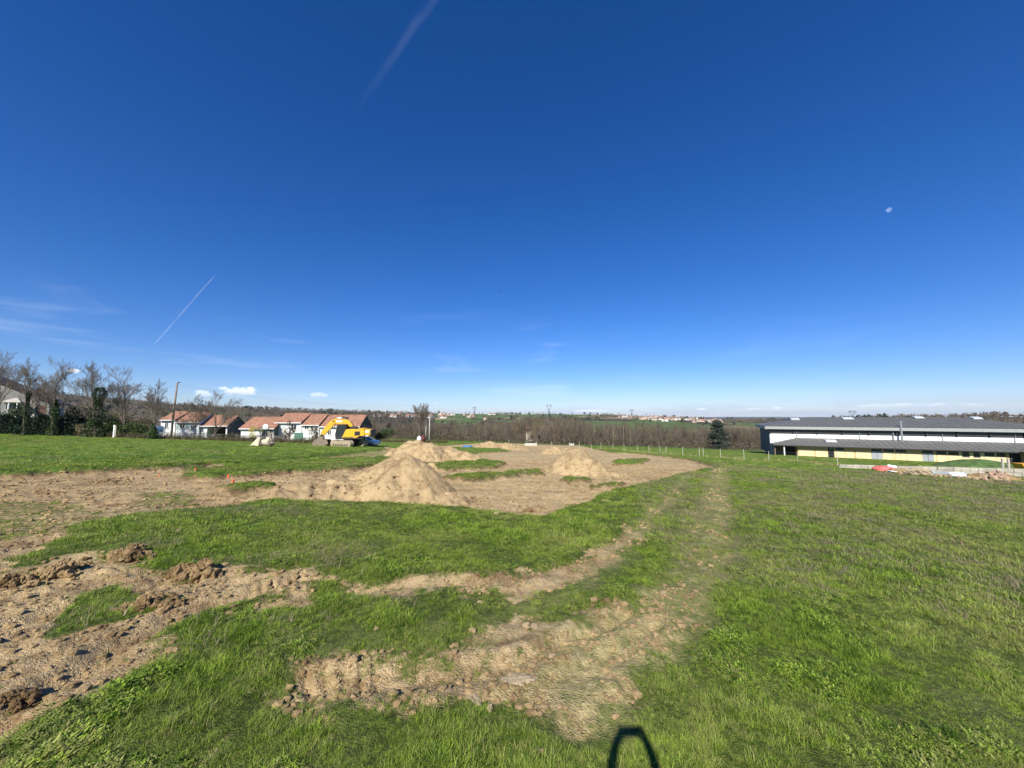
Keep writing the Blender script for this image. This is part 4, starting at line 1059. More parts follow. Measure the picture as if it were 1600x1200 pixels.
shrub(400, 62, 2.3, 2.5, M_FORSY, 'yellow flowering bush under the low garage roof', 420, .09)
shrub(447, 63, 2.6, 2.6, M_HAZEL, 'bare brown bush left of the green fence panel', 700, .07)
shrub(491, 62, 2.4, 2.9, M_HAZEL, 'bare brown bush between green fence panel and bucket', 700, .07)
shrub(368, 63, 2.2, 1.5, M_HAZEL, 'low brown bush against the dark gable wall', 600, .08)
shrub(352, 62.5, 2.6, 1.2, M_SHRUB, 'low green bush under the carport post', 600, .08)
shrub(600, 84, 6.5, 3.6, M_SHRUB, 'dark green bush behind the rear of the excavator', 1900, .14)
shrub(575, 88, 5.5, 4.6, M_HAZEL, 'brown thicket behind the excavator engine cover', 1900, .14)

# cedar and pale thing in the meadow
def cedar():
    x, y, z = ground_at(1121, 120); z = float(terrain(x, y)); H = at(1121, 658, 120).z - z
    t = thing('cedar_tree', 'dark spreading cedar standing alone left of the sports hall', 'tree', (x, y, z))
    MB().tube([(0, 0, -.3), (.1, 0, H * .5), (0, .1, H * .95)], [.35, .22, .05], 8).build('trunk', M_BARK, t, True)
    def sh(g, n):
        k = g.integers(0, 34, n); gg = np.random.default_rng(5); zz = gg.uniform(.12, .98, 34) * H; a = gg.uniform(0, 6.28, 34)
        rad = (1 - (zz / H) ** 1.6) * H * .43 * gg.uniform(.55, 1.0, 34) + .3
        u = g.random(n) ** .6; w = g.normal(size=(n, 3)) * np.array([.55, .55, .22])
        return np.stack([np.cos(a[k]) * rad[k] * u, np.sin(a[k]) * rad[k] * u, zz[k] + .1 * u], 1) + w
    link('foliage', foliage_mesh('foliage', 5200, sh, .24, mat('cedar_needles', (.030, .045, .032), .8, .35, .5), 8), t)
cedar()

# ------------------------------------------------------------------ the wood beyond the meadow
def wood():
    protos = []
    for k in range(5):
        T, B = grow(900 + k, 9.5, 3, .58, .12, (8, 5, 4), .2, .24, .026, 1.05)
        hz = max(v[2] for v in B.v)
        protos.append((T, B, hz))
    trees = []
    for (T, B, hz) in protos:
        trees.append((T.mesh('trunk', M_BARK, True), B.mesh('branches', (M_TWIG2, M_TWIG, M_TWIG3, M_TWIG2, M_TWIG4)[len(trees)], True), hz))
    # (a) the front row, tree by tree
    px = 574; i = 0
    while px < 1186:
        dp = 118 + 14 * math.sin(px * .013) + random.uniform(-6, 8)
        if px > 1000: dp += 14
        top = np.interp(px, [560, 620, 700, 760, 800, 840, 880, 960, 1040, 1120, 1190], [664, 661, 657, 657, 653, 648, 650, 660, 663, 664, 664]) + random.choice((random.uniform(-4, 3), random.uniform(2, 14), random.uniform(2, 10)))
        x = at(px, 650, dp).x; z = float(terrain(x, dp)); H = at(px, top, dp).z - z
        me = trees[i % 5]; sc = H / me[2]
        t = thing('woodland_tree', 'leafless brown tree in the front row of the wood beyond the meadow', 'tree', (x, dp, z), random.uniform(0, 6.28), 'front row of the wood', sc)
        link('trunk', me[0], t); link('branches', me[1], t)
        px += random.choice((random.uniform(3.2, 6), random.uniform(5, 10))); i += 1
    for k in range(30):                                          # taller trees standing above the rest
        px = random.choice((random.uniform(790, 890), random.uniform(575, 790), random.uniform(890, 1180))); dp = random.uniform(128, 150) + (15 if px > 1000 else 0)
        top = np.interp(px, [560, 700, 790, 840, 890, 960, 1190], [656, 653, 650, 645, 648, 656, 659]) + random.uniform(-3, 5)
        x = at(px, 650, dp).x; z = float(terrain(x, dp)); H = at(px, top, dp).z - z; me = trees[(k * 3) % 5]
        t = thing('woodland_tree', 'taller leafless tree rising above the rest of the wood', 'tree', (x, dp, z), random.uniform(0, 6.28), 'taller trees of the wood', H / me[2])
        t.scale.x *= 1.25; t.scale.y *= 1.25
        link('trunk', me[0], t); link('branches', me[1], t)
    # (b) the mass behind it
    TV = []
    for (T, B, hz) in protos:
        for q in (T, B):
            pass
    Vs, Fs, off = [], [], 0
    base = []
    for k in range(3):
        T, B = grow(950 + k, 9.5, 2, .58, .14, (8, 6), .2, .24, .055, 1.1)
        V = np.array(T.v + B.v); Q = np.array([f for f in T.f if len(f) == 4] + [tuple(i + len(T.v) for i in f) for f in B.f if len(f) == 4])
        base.append((V, Q, V[:, 2].max()))
    g = np.random.default_rng(4)
    for k in range(350):
        px = g.uniform(520, 1300); dp = g.uniform(124, 250)
        if px > 1000 and dp < 145: dp += 20
        x = at(px, 650, dp).x; z = float(terrain(x, dp))
        top = np.interp(px, [520, 620, 700, 760, 800, 840, 880, 960, 1040, 1120, 1190, 1300], [662, 660, 658, 658, 655, 652, 653, 660, 662, 664, 664, 664]) + g.uniform(-2, 6)
        H = max(5, at(px, top, dp).z - z)
        V, Q, hz = base[k % 3]; s = H / hz; a = g.uniform(0, 6.28); c, sn = math.cos(a), math.sin(a)
        W = np.stack([(V[:, 0] * c - V[:, 1] * sn) * s * 1.1 + x, (V[:, 0] * sn + V[:, 1] * c) * s * 1.1 + dp, V[:, 2] * s + z], 1)
        Vs.append(W); Fs.append(Q + off); off += len(V)
    o = link('wood', np_mesh('wood', np.vstack(Vs), np.vstack(Fs), 4, M_TWIG2)); tag(o, kind='stuff')
    # undergrowth of the wood: brambles and brush low among the stems
    def sh(gg, n):
        dp = gg.uniform(117, 190, n); px = gg.uniform(560, 1190, n); k = (px - 800) / F; x = k * dp; z = terrain(x, dp)
        return np.stack([x, dp, z + np.abs(gg.normal(0, 1.4, n))], 1)
    o = link('undergrowth', foliage_mesh('undergrowth', 42000, sh, .22, leaf_material('brown_brush', (.055, .045, .028), (.12, .095, .06), .1, .1), 6)); tag(o, kind='stuff')
wood()

# woods and hedgerows on the far slopes
def far_woods():
    g = np.random.default_rng(9)
    specs = (('distant_brown_woods', mat('far_brown_wood', (.125, .102, .072), .95, .35, .02), 5200, False), ('distant_evergreens', mat('far_evergreen', (.032, .046, .026), .95, .35, .02), 1500, True))
    for nm, m, n, ev in specs:
        Vs, Fs, off = [], [], 0
        th = g.uniform(R(-58), R(58), n); f = g.random(n)
        Rr = np.interp(th, _rt, RIDGE[:, 2]); r = 260 + (Rr * 1.02 - 260) * f ** .75
        x, y = r * np.sin(th), r * np.cos(th)
        cell = fbm(x + fbm(x, y, 400, 2, 9) * 500, y, 170, 2, 51)
        mid = (th > math.atan2(-120, F)) & (th < math.atan2(190, F))
        hv = (th > math.atan2(190, F)) & (th < math.atan2(330, F)) & (f > .25)
        keep = ((cell < .08) & ~mid & (~hv | (g.random(n) < .3))) | (mid & (cell < -.13)) | (g.random(n) < .05) | (th < -.52) | (th > .85) | (f > .985)
        if ev: keep &= (fbm(x, y, 90, 2, 15) > .02) & (th < .8)
        x, y, r = x[keep], y[keep], r[keep]; z = terrain(x, y)
        n = len(x); q = 26
        h = g.uniform(5, 11, n) * (.8 if not ev else .9) * np.clip(r / 800, .4, 1); w = h * g.uniform(.3, .5, n) * np.where(r > 700, 1.3, 1)
        u = g.normal(size=(n, q, 3)); u /= np.linalg.norm(u, axis=2)[:, :, None]; u *= g.random((n, q, 1)) ** .4
        P = u * np.stack([w, w, h * .5], 1)[:, None, :] + np.stack([x, y, z + h * .5], 1)[:, None, :]
        P = P.reshape(-1, 3); N = len(P); s = (np.repeat(h, q) * (.10 if not ev else .15))[:, None]
        d1 = g.normal(size=(N, 3)) * .55 + np.array([0, 0, .8]); d1 /= np.linalg.norm(d1, axis=1)[:, None]
        d2 = np.cross(d1, g.normal(size=(N, 3))); d2 /= np.linalg.norm(d2, axis=1)[:, None]
        V = np.stack([P - d1 * s * 1.5, P + d2 * s * .7, P + d1 * s * 1.5, P - d2 * s * .7], 1).reshape(-1, 3)
        o = link(nm, np_mesh(nm, V, np.arange(4 * N).reshape(-1, 4), 4, m, False)); tag(o, kind='stuff')
far_woods()

# ------------------------------------------------------------------ far villages
def village():
    walls = [mat('far_cream_wall', (.62, .54, .42), .9, .05, 1), mat('far_white_wall', (.76, .73, .68), .9, .05, 1), mat('far_rose_wall', (.58, .44, .35), .9, .05, 1)]
    tiles = [mat('far_red_tiles', (.36, .19, .125), .9, .1, 1), mat('far_brown_tiles', (.31, .21, .155), .9, .1, 1)]
    meshes = []
    r_ = random.Random(3)
    for k in range(6):
        L, W, h = r_.uniform(9, 17), r_.uniform(8, 10), r_.uniform(3.5, 6.5); hr = h + W * .22
        w = MB().prism_x([(0, -2), (W, -2), (W, h), (W / 2, hr - .2), (0, h)], 0, L).mesh('wall', walls[k % 3])
        rf = MB().prism_x([(-.5, h - .2), (W / 2, hr), (W + .5, h - .2), (W + .5, h - .5), (W / 2, hr - .3), (-.5, h - .5)], -.5, L + .5).mesh('roof', tiles[k % 2])
        wn = MB().span(0, 1.2, -.08, -.004, 0, 1.4).mesh('window', M_GLASS)
        meshes.append((w, rf, wn, L, h))
    spots = []
    for i in range(52): spots.append((r_.uniform(585, 705), r_.uniform(648, 656), 'village'))
    for i in range(10): spots.append((r_.uniform(705, 790), r_.uniform(652, 657), 'village'))
    for i in range(70): spots.append((min(1120, r_.triangular(955, 1150, 1055)), 0, 'hill village'))
    for i, (px, py, kind) in enumerate(spots):
        th = math.atan2((px - 800) / F, 1)
        Rr = float(np.interp(th, _rt, RIDGE[:, 2]))
        rad = Rr * (r_.uniform(.55, .98) if kind == 'village' else r_.uniform(.55, .97))
        x, y = rad * math.sin(th), rad * math.cos(th); z = float(terrain(x, y))
        w, rf, wn, L, h = meshes[i % 6]
        lb = 'small pale red-roofed house of the far village left of the pale poles' if px < 665 else ('small pale red-roofed house of the far village right of the pale poles' if kind == 'village' else 'small pale house of the hillside village left of the cedar')
        t = thing('village_house', lb, 'house', (x, y, z), -th + r_.uniform(-.9, .9), 'houses of the far village' if kind == 'village' else 'houses of the hillside village', .68)
        link('wall', w, t); link('roof', rf, t)
        for q in range(3):
            o = link('window', wn, t); o.location = (1.5 + q * (L - 4) / 2, 0, h * .45)
village()
def wood_house():
    DH = 139; x = at(822, 660, DH).x; z = float(terrain(x, DH)); w = at(850, 660, DH).x - x
    zt, ze = at(822, 667, DH).z - z, at(822, 671, DH).z - z
    t = thing('house', 'pale beige house half hidden among the bare trees of the wood', 'house', (x, DH, z), R(-4))
    MB().prism_x([(0, -.5), (7, -.5), (7, ze), (3.5, zt), (0, ze)], 0, w).build('wall', mat('beige_wall', (.44, .38, .29), .85, .08, 1), t)
    MB().prism_x([(-.4, ze - .1), (3.5, zt + .15), (7.4, ze - .1), (7.4, ze - .3), (3.5, zt - .1), (-.4, ze - .3)], -.4, w + .4).build('roof', M_TILE, t)
    for q in (.25, .65):
        o = MB().span(w * q, w * q + .9, -.06, -.004, 1.6, 2.8).build('window', M_GLASS, t); MB().span(w * q - .1, w * q + 1.0, -.1, -.004, 1.46, 1.594).build('sill', M_CONC, o)
wood_house()

# ------------------------------------------------------------------ pylons
def pylon(px, top, dist, lb):
    th = math.atan2((px - 800) / F, 1); x = dist * math.sin(th); y = dist * math.cos(th); z = float(terrain(x, y)); H = at(px, top, y).z - z
    t = thing('lattice_pylon', lb, 'pylon', (x, y, z), -th, 'high-voltage pylons on the skyline')
    m = mat('pylon_steel', (.20, .21, .22), .6, .1, .5, metal=.3); r = dist / F * .33
    k = H / 40
    body = MB()
    for sx in (-1, 1):
        for sy in (-1, 1): body.tube([(sx * 4 * k, sy * 4 * k, -1), (sx * 1.1 * k, sy * 1.1 * k, 22 * k)], r, 4)
    for q in range(5):
        a, b = 4 - 2.9 * q / 5, 4 - 2.9 * (q + 1) / 5; z0, z1 = 22 * k * q / 5, 22 * k * (q + 1) / 5
        body.tube([(-a * k, -a * k, z0), (b * k, -b * k, z1)], r * .7, 4); body.tube([(a * k, a * k, z0), (-b * k, b * k, z1)], r * .7, 4)
    body.build('legs', m, t)
    h = MB()
    for s in (-1, 1): h.tube([(0, 0, 21 * k), (s * 6.5 * k, 0, 32 * k), (s * 5.5 * k, 0, 40 * k)], r, 4)
    h.build('fork', m, t)
    MB().tube([(-11 * k, 0, 34 * k), (-5 * k, 0, 36 * k), (5 * k, 0, 36 * k), (11 * k, 0, 34 * k)], r, 4).build('crossarm', m, t)
    for s in (-9.5, 0, 9.5): MB().tube([(s * k, 0, 34.4 * k), (s * k, 0, 31.5 * k)], r * .8, 4).build('insulator', m, t)
pylon(857.5, 631.5, 1150, 'tallest heart-shaped pylon right of centre on the skyline')
pylon(741.5, 635.5, 1250, 'small pylon on the skyline left of the tallest one')
pylon(986.5, 639.5, 1150, 'pylon above the hillside village')
pylon(1330, 641, 900, 'pylon showing above the sports hall roof')

# ------------------------------------------------------------------ poles, fence, stakes
M_POLE = mat('weathered_pole', (.20, .165, .125), .9, .2, 3)
M_POLEP = mat('pale_pole', (.42, .39, .34), .85, .12, 3)
M_POST = mat('pale_fence_post', (.42, .38, .30), .85, .15, 4)
M_WIRE = mat('grey_wire', (.16, .16, .16), .6, .1, 3)
x, y, z = ground_at(272, 61)
H = at(272, 598, 61).z - z
pole_t = thing('power_pole', 'tall wooden power pole with a street lamp in front of the first white house', 'pole', (x, y, z))
MB().tube([(-.25, 0, -.3), (-.1, 0, H * .5), (.12, 0, H)], [.16, .14, .11], 8).build('pole', M_POLE, pole_t, True)
MB().tube([(.12, 0, H - .12), (.45, -.2, H + .05), (.6, -.3, H + .05)], .035, 6).build('lamp_arm', M_STEEL, pole_t)
MB().box((.72, -.38, H + .02), (.5, .22, .14), rotm(0, 0, -.5), .04).build('lamp_head', M_DARK, pole_t)
ptop = Vector((x + .12, y, z + H - .25))
x2, y2, z2 = ground_at(666, 98); z2 = float(terrain(x2, y2))
hp = at(666, 630, 98).z - z2
t = thing('utility_pole', 'taller pale utility pole left of its twin beside the back dirt pile', 'pole', (x2, y2, z2), 0, 'pair of pale poles')
MB().tube([(0, 0, -.3), (0, 0, hp)], [.17, .12], 8).build('pole', M_POLEP, t, True); MB().span(-.5, .5, -.06, .06, hp - .5, hp - .38).build('crossarm', M_POLE, t)
x3, y3, z3 = ground_at(671.5, 96); z3 = float(terrain(x3, y3)); h3 = at(671.5, 646, 96).z - z3
t = thing('utility_pole', 'shorter pale utility pole right of its twin beside the back dirt pile', 'pole', (x3, y3, z3), 0, 'pair of pale poles')
MB().tube([(0, 0, -.3), (0, 0, h3)], [.16, .12], 8).build('pole', M_POLEP, t, True); MB().tube([(-.08, 0, h3 * .9), (.08, 0, h3 * .9)], .2, 6).build('collar', M_STEEL, t)
def wire(a, b, sag, lb, r=.018):
    n = 14; P = [a.lerp(b, i / n) - Vector((0, 0, sag * 4 * (i / n) * (1 - i / n))) for i in range(n + 1)]; o = P[0].copy()
    w = MB().tube([p - o for p in P], r, 4).build('overhead_wire', M_WIRE); w.location = o; tag(w, lb, 'wire', 'overhead wires')
wire(ptop, Vector((x2, y2, z2 + hp - .4)), 1.6, 'thin overhead wire from the lamp pole to the pair of pale poles', .009)
wire(ptop - Vector((0, 0, .3)), at(120, 600, 62), .8, 'thin overhead wire from the lamp pole leftward past the bare trees', .009)

ORD = 'first second third fourth fifth sixth seventh eighth ninth tenth eleventh twelfth thirteenth fourteenth'.split()
for (px, top, lb) in ((957.5, 663, 'tall thin pale pole left of three at the edge of the wood'), (973.5, 665, 'tall thin pale pole in the middle of three at the wood edge'), (983.5, 669, 'shortest thin pale pole right of three at the wood edge')):
    dp = 104.0; x = at(px, 650, dp).x; z = float(terrain(x, dp)); hh = at(px, top, dp).z - z
    o = MB().tube([(0, 0, -.3), (.03, 0, hh * .5), (0, 0, hh)], [.06, .055, .05], 7).build('thin_pole', M_POLE, None, True); o.location = (x, dp, z); tag(o, lb, 'pole', 'pale poles at the wood edge')
def post_row(pts, h, lb, group, r=.04, m=M_POST):
    out = []
    for k, (px, py) in enumerate(pts):
        x, y = gp(px, py); z = gz(x, y)
        t = MB().tube([(0, 0, -.25), (random.uniform(-.04, .04), 0, h * .6), (random.uniform(-.06, .06), 0, h * random.uniform(.92, 1.05))], [r, r * .95, r * .8], 6).build('fence_post', m)
        t.location = (x, y, z); t.rotation_euler = (0, 0, k); tag(t, lb.replace('NTH', ORD[k]), 'fence post', group); out.append((x, y, z))
    return out
rowA = post_row([(924, 702), (939, 701.5), (958, 702), (975, 703.5), (996, 706), (1014, 708), (1031, 709), (1041, 709.5), (1067, 712), (1093, 713.5), (1099, 713.5), (1126, 714.5), (1163, 719), (1201.5, 720)], 1.35,
                'pale wooden post of the wire meadow fence, NTH from the left', 'posts of the meadow fence')
rowB = post_row([(1246, 721), (1309, 729)], 1.3, 'pale wooden fence post before the sports hall, NTH from its left end', 'posts before the hall')
post_row([(760, 696), (795, 696), (838, 697), (862, 698), (890, 699), (905, 700)], 1.4, 'thin pale post at the foot of the wood, NTH from the left', 'posts at the wood edge', .045)
def strand(P, hs, lb, group):
    for h in hs:
        pts = [Vector((p[0], p[1], p[2] + h)) for p in P]; o = pts[0].copy()
        w = MB().tube([p - o for p in pts], .008, 3).build('fence_wire', M_WIRE); w.location = o; tag(w, lb, 'fence wire', group)
strand(rowA + rowB, (.5, .85, 1.15), 'thin wire strand of the meadow fence', 'wires of the meadow fence')
# tall dry grass along the fence
g = np.random.default_rng(21); P = []
allp = rowA + rowB
for i in range(len(allp) - 1):
    a, b = np.array(allp[i][:2]), np.array(allp[i + 1][:2]); n = int(max(6, np.hypot(*(b - a)) * 6))
    if np.hypot(*(b - a)) > 45: continue
    u = g.random(n)[:, None]; P.append(a + (b - a) * u + g.normal(0, .3, (n, 2)))
P = np.vstack(P)
scatter('tall_dry_grass', M_STRAW, [blade_clump(18, .16, .42, .016, .4, 80 + q) for q in range(3)], np.stack([P[:, 0], P[:, 1], ground_h(P[:, 0], P[:, 1])], 1), g.uniform(0, 6, len(P)), g.uniform(.4, 1.1, len(P)), g.integers(0, 3, len(P)))
# field-edge verge below hedge, houses and wood
Pv = []
for (p0, d0, p1, d1, n) in ((125, 59, 300, 60, 240), (300, 60, 500, 61, 320), (590, 80, 700, 90, 160)):
    u = g.random(n); px = p0 + (p1 - p0) * u; dp = d0 + (d1 - d0) * u + g.normal(0, .5, n); Pv.append(np.stack([(px - 800) / F * dp, dp], 1))
Pv = np.vstack(Pv)
scatter('verge_weeds', M_HAZEL, [blade_clump(22, .35, .7, .03, .5, 90 + q) for q in range(3)], np.stack([Pv[:, 0], Pv[:, 1], ground_h(Pv[:, 0], Pv[:, 1])], 1), g.uniform(0, 6, len(Pv)), g.uniform(.5, 1.5, len(Pv)), g.integers(0, 3, len(Pv)))

M_ORANGE = mat('fluorescent_orange', (.85, .16, .06), .6, .08, 8)
for (px, py, h, lb) in ((357, 742, .34, 'tallest orange marker stake beside the cut bank'), (364, 753, .26, 'orange marker stake nearest the low grass patch'), (306, 733.5, .22, 'small orange marker stake on the grass bank'),
                        (250, 735, .14, 'short orange marker left on the bare ground'), (696, 738, .2, 'orange-tipped marker stake right of the largest dirt pile')):
    x, y = gp(px, py); t = thing('marker_stake', lb, 'stake', (x, y, gz(x, y)), px, 'orange survey stakes')
    MB().box((0, 0, h * .3), (.04, .04, h * .8)).build('stake', M_WOODG, t); MB().box((0, 0, h * .75), (.075, .06, h * .5), rotm(.05, .08), .01).build('orange_top', M_ORANGE, t)

# garden boundary of the houses: wire-mesh fence, gate, bits behind it
M_MESHF = mat('grey_garden_fence', (.16, .155, .15), .8, .2, 3)
fa, fb = ground_at(246, 63), ground_at(500, 63)
gf = thing('garden_fence', 'low grey slatted fence between the field and the white houses', 'fence', fa, math.atan2(fb[1] - fa[1], fb[0] - fa[0]))
L = math.hypot(fb[0] - fa[0], fb[1] - fa[1]); n = int(L / 2)
for k in range(n + 1): MB().span(k * 2 - .04, k * 2 + .04, -.04, .04, -.4, 1.0 + (fb[2] - fa[2]) * k / n).build('post', M_MESHF, gf)
for zz in (.2, .45, .7, .92):
    dzz = fb[2] - fa[2]
    MB().raw([(0, -.06, zz - .05), (L, -.06, zz - .05 + dzz), (L, -.06, zz + .05 + dzz), (0, -.06, zz + .05), (0, -.045, zz - .05), (L, -.045, zz - .05 + dzz), (L, -.045, zz + .05 + dzz), (0, -.045, zz + .05)],
             [(0, 1, 2, 3), (7, 6, 5, 4), (0, 4, 5, 1), (3, 2, 6, 7)]).build('rail', M_MESHF, gf)
def part_box(name, lb, cat, px0, px1, y0, y1, dp, th, m, extra=None, rz=0):
    a, b = at(px0, y1, dp), at(px1, y0, dp)
    t = thing(name, lb, cat, (a.x, dp, a.z), rz)
    return t, b.x - a.x, b.z - a.z
t, w, h = part_box('gate', 'narrow white gate panel left of the dark bushes', 'gate', 175.5, 181.5, 664, 685, 58, .08, None)
MB().span(0, .18, 0, .18, -.1, h, .02).build('post', M_FRAME, t)
for k in range(5): MB().span(.2, w, .05, .09, .35 + k * (h - .4) / 5, .35 + (k + .7) * (h - .4) / 5).build('slat', M_POST, t)
t, w, h = part_box('panel_fence', 'green panel fence between the two bare bushes', 'fence', 459, 474, 676, 688, 62.5, .05, None)
m_g = mat('green_panel', (.075, .17, .12), .7, .1, 3)
for k in range(7): MB().span(k * w / 7 + .01, (k + 1) * w / 7 - .01, 0, .05, -.1, h).build('panel', m_g, t)
t, w, h = part_box('garden_shed', 'small pale green hut with white roof left of the leaning tree', 'shed', 231, 239, 666, 682, 66, .05, None)
MB().span(0, w, 0, 2, -.3, h * .75).build('wall', M_SHUT, t); MB().prism([(-.15, h * .75), (w + .15, h * .75), (w / 2, h)], -.15, 2.2).build('roof', M_FRAME, t)
MB().span(w * .35, w * .7, -.04, -.003, -.2, h * .6).build('door', M_WOODG, t)
# satellite dish on the low garage
p = at(415.5, 667, 66)
t = thing('satellite_dish', 'round white satellite dish on a mast before the low garage roof', 'satellite dish', (p.x, p.y, gz(p.x, p.y)))
hh = p.z - gz(p.x, p.y)
bm_ = MB(); nn = 18; V = [(0, .1, 0)]; Fs = []
for k in range(nn): V.append((.5 * math.cos(k * 2 * math.pi / nn), -.02, .5 * math.sin(k * 2 * math.pi / nn)))
for k in range(nn): Fs.append((0, 1 + k, 1 + (k + 1) % nn))
V2 = [(p_[0], p_[1] + .05, p_[2]) for p_ in V]; Fs2 = [tuple(reversed([i + nn + 1 for i in f])) for f in Fs] + [(1 + k, 1 + nn + 1 + k, 1 + nn + 1 + (k + 1) % nn, 1 + (k + 1) % nn) for k in range(nn)]
dsh = MB().raw([(q[0], q[1] - .1, q[2] + hh) for q in V + V2], Fs + Fs2).build('dish', M_FRAME, t, True)
MB().tube([(0, .1, 0), (0, .1, hh)], .035, 6).build('mast', M_STEEL, t); MB().tube([(0, -.05, hh - .45), (0, -.4, hh)], .015, 5).build('feed_arm', M_STEEL, dsh)
# overturned block / stump with torn edge
x, y = gp(409, 697); zz = gz(x, y)
t = thing('boulder_heap', 'pale sloping boulder with dark broken blocks beside it on the field', 'boulders', (x, y, zz))
V = [(-1.5, -.2, -.1), (-.2, -.5, -.1), (0, .5, -.1), (-1.2, .6, -.1), (-.45, -.1, 1.05), (-.1, -.2, 1.15), (-.05, .3, 1.1), (-.8, -.35, .45), (-.1, -.45, .55)]
bmx = bmesh.new(); [bmx.verts.new(v) for v in V]; bmesh.ops.convex_hull(bmx, input=bmx.verts); bmesh.ops.subdivide_edges(bmx, edges=bmx.edges, cuts=3, use_grid_fill=True)
for v in bmx.verts: v.co += Vector((random.gauss(0, .035), random.gauss(0, .035), random.gauss(0, .03)))
me = bpy.data.meshes.new('boulder'); bmx.to_mesh(me); bmx.free(); me.materials.append(mat('cream_boulder', (.56, .48, .33), .9, .15, 2, bump=.4)); link('boulder', me, t)
M_DSTONE = mat('dark_broken_stone', (.16, .125, .095), .95, .4, 3, bump=.6)
for k, (a, b, c, s) in enumerate(((.35, .1, .45, .5), (.9, .2, .3, .45), (1.25, 0, .35, .35), (.55, .3, .85, .3), (1.1, .2, .75, .22), (.1, -.1, .3, .3))):
    o = link('block', lump_mesh('block', (s, s * .8, s * .9), 700 + k, M_DSTONE if k % 3 else mat('cream_boulder', (.56, .48, .33)), 2, .5, True), t); o.location = (a, b, c)
# something half hidden behind the back pile: a pale sack and a dark red heap
p = at(655, 686, 38.6)
t = link('builder_sack', lump_mesh('builder_sack', (.22, .2, .3), 81, M_FRAME, 3, .2)); t.location = (p.x, 38.6, p.z); tag(t, 'pale builder sack on top of the dirt pile behind the largest', 'sack')
p = at(661.5, 684.5, 38.8)
t = link('covered_heap', lump_mesh('covered_heap', (.3, .25, .36), 82, mat('dark_red_cover', (.10, .028, .022), .8, .3, 3), 3, .3)); t.location = (p.x, 38.8, p.z - .05); tag(t, 'small dark red heap beside the pale sack on the back dirt pile', 'heap')
p = gp(730, 697)
t = link('blue_tarpaulin', lump_mesh('blue_tarpaulin', (1.0, .5, .28), 83, mat('blue_sheet', (.06, .16, .34), .6, .2, 2), 3, .3)); t.location = (p[0], p[1], gz(*p) + .15); tag(t, 'small crumpled blue tarpaulin on the grass before the wood', 'tarpaulin')
# low pale walls by the wood
for (p0, p1, yt, yb, dp, lb) in ((820, 839, 690, 695.5, 78, 'low pale garden wall at the foot of the wood below the beige house'), (889, 897, 691, 696, 84, 'short white wall end at the wood edge right of the beige house')):
    ax, dp = gp(p0, yb); a = at(p0, yb, dp); b = at(p1, yt, dp); z0 = gz(a.x, dp); b.z = z0 + .5
    t = thing('garden_wall', lb, 'wall', (a.x, dp, z0)); w = b.x - a.x
    MB().span(0, w, 0, .25, -.3, .5 - .08).build('wall', M_CONC, t); MB().span(-.04, w + .04, -.04, .29, .5 - .08, .5).build('coping', M_WHITE, t)

# ------------------------------------------------------------------ excavator
M_YEL = mat('construction_yellow', (.70, .385, .018), .42, .08, 3, dirt=.35)
M_BLK = mat('black_rubber_and_grille', (.022, .022, .024), .6, .2, 5)
M_TRK = mat('dried_mud_on_steel', (.33, .265, .175), .9, .25, 6, bump=.4)
M_BKT = mat('muddy_bucket_steel', (.20, .155, .105), .8, .3, 4, bump=.3)
M_CAB = mat('cab_glass', (.03, .035, .04), .08, .2, 1, spec=.6)
M_CHROME = mat('hydraulic_rod', (.55, .55, .56), .2, .05, 2, metal=.9)
M_PRINT = mat('white_print', (.80, .80, .78), .5, .03, 2)
def text_part(word, size, parent, loc, rot, m, name='lettering', shear=0.0):
    cu = bpy.data.curves.new(name, 'FONT'); cu.body = word; cu.size = size; cu.extrude = .004; cu.align_x = 'CENTER'; cu.align_y = 'CENTER'; cu.shear = shear
    tmp = bpy.data.objects.new(name, cu); col.objects.link(tmp)
    me = bpy.data.meshes.new_from_object(tmp.evaluated_get(bpy.context.evaluated_depsgraph_get())); bpy.data.objects.remove(tmp)
    me.materials.clear(); me.materials.append(m)
    o = link(name, me, parent); o.location = loc; o.rotation_euler = rot
    return o
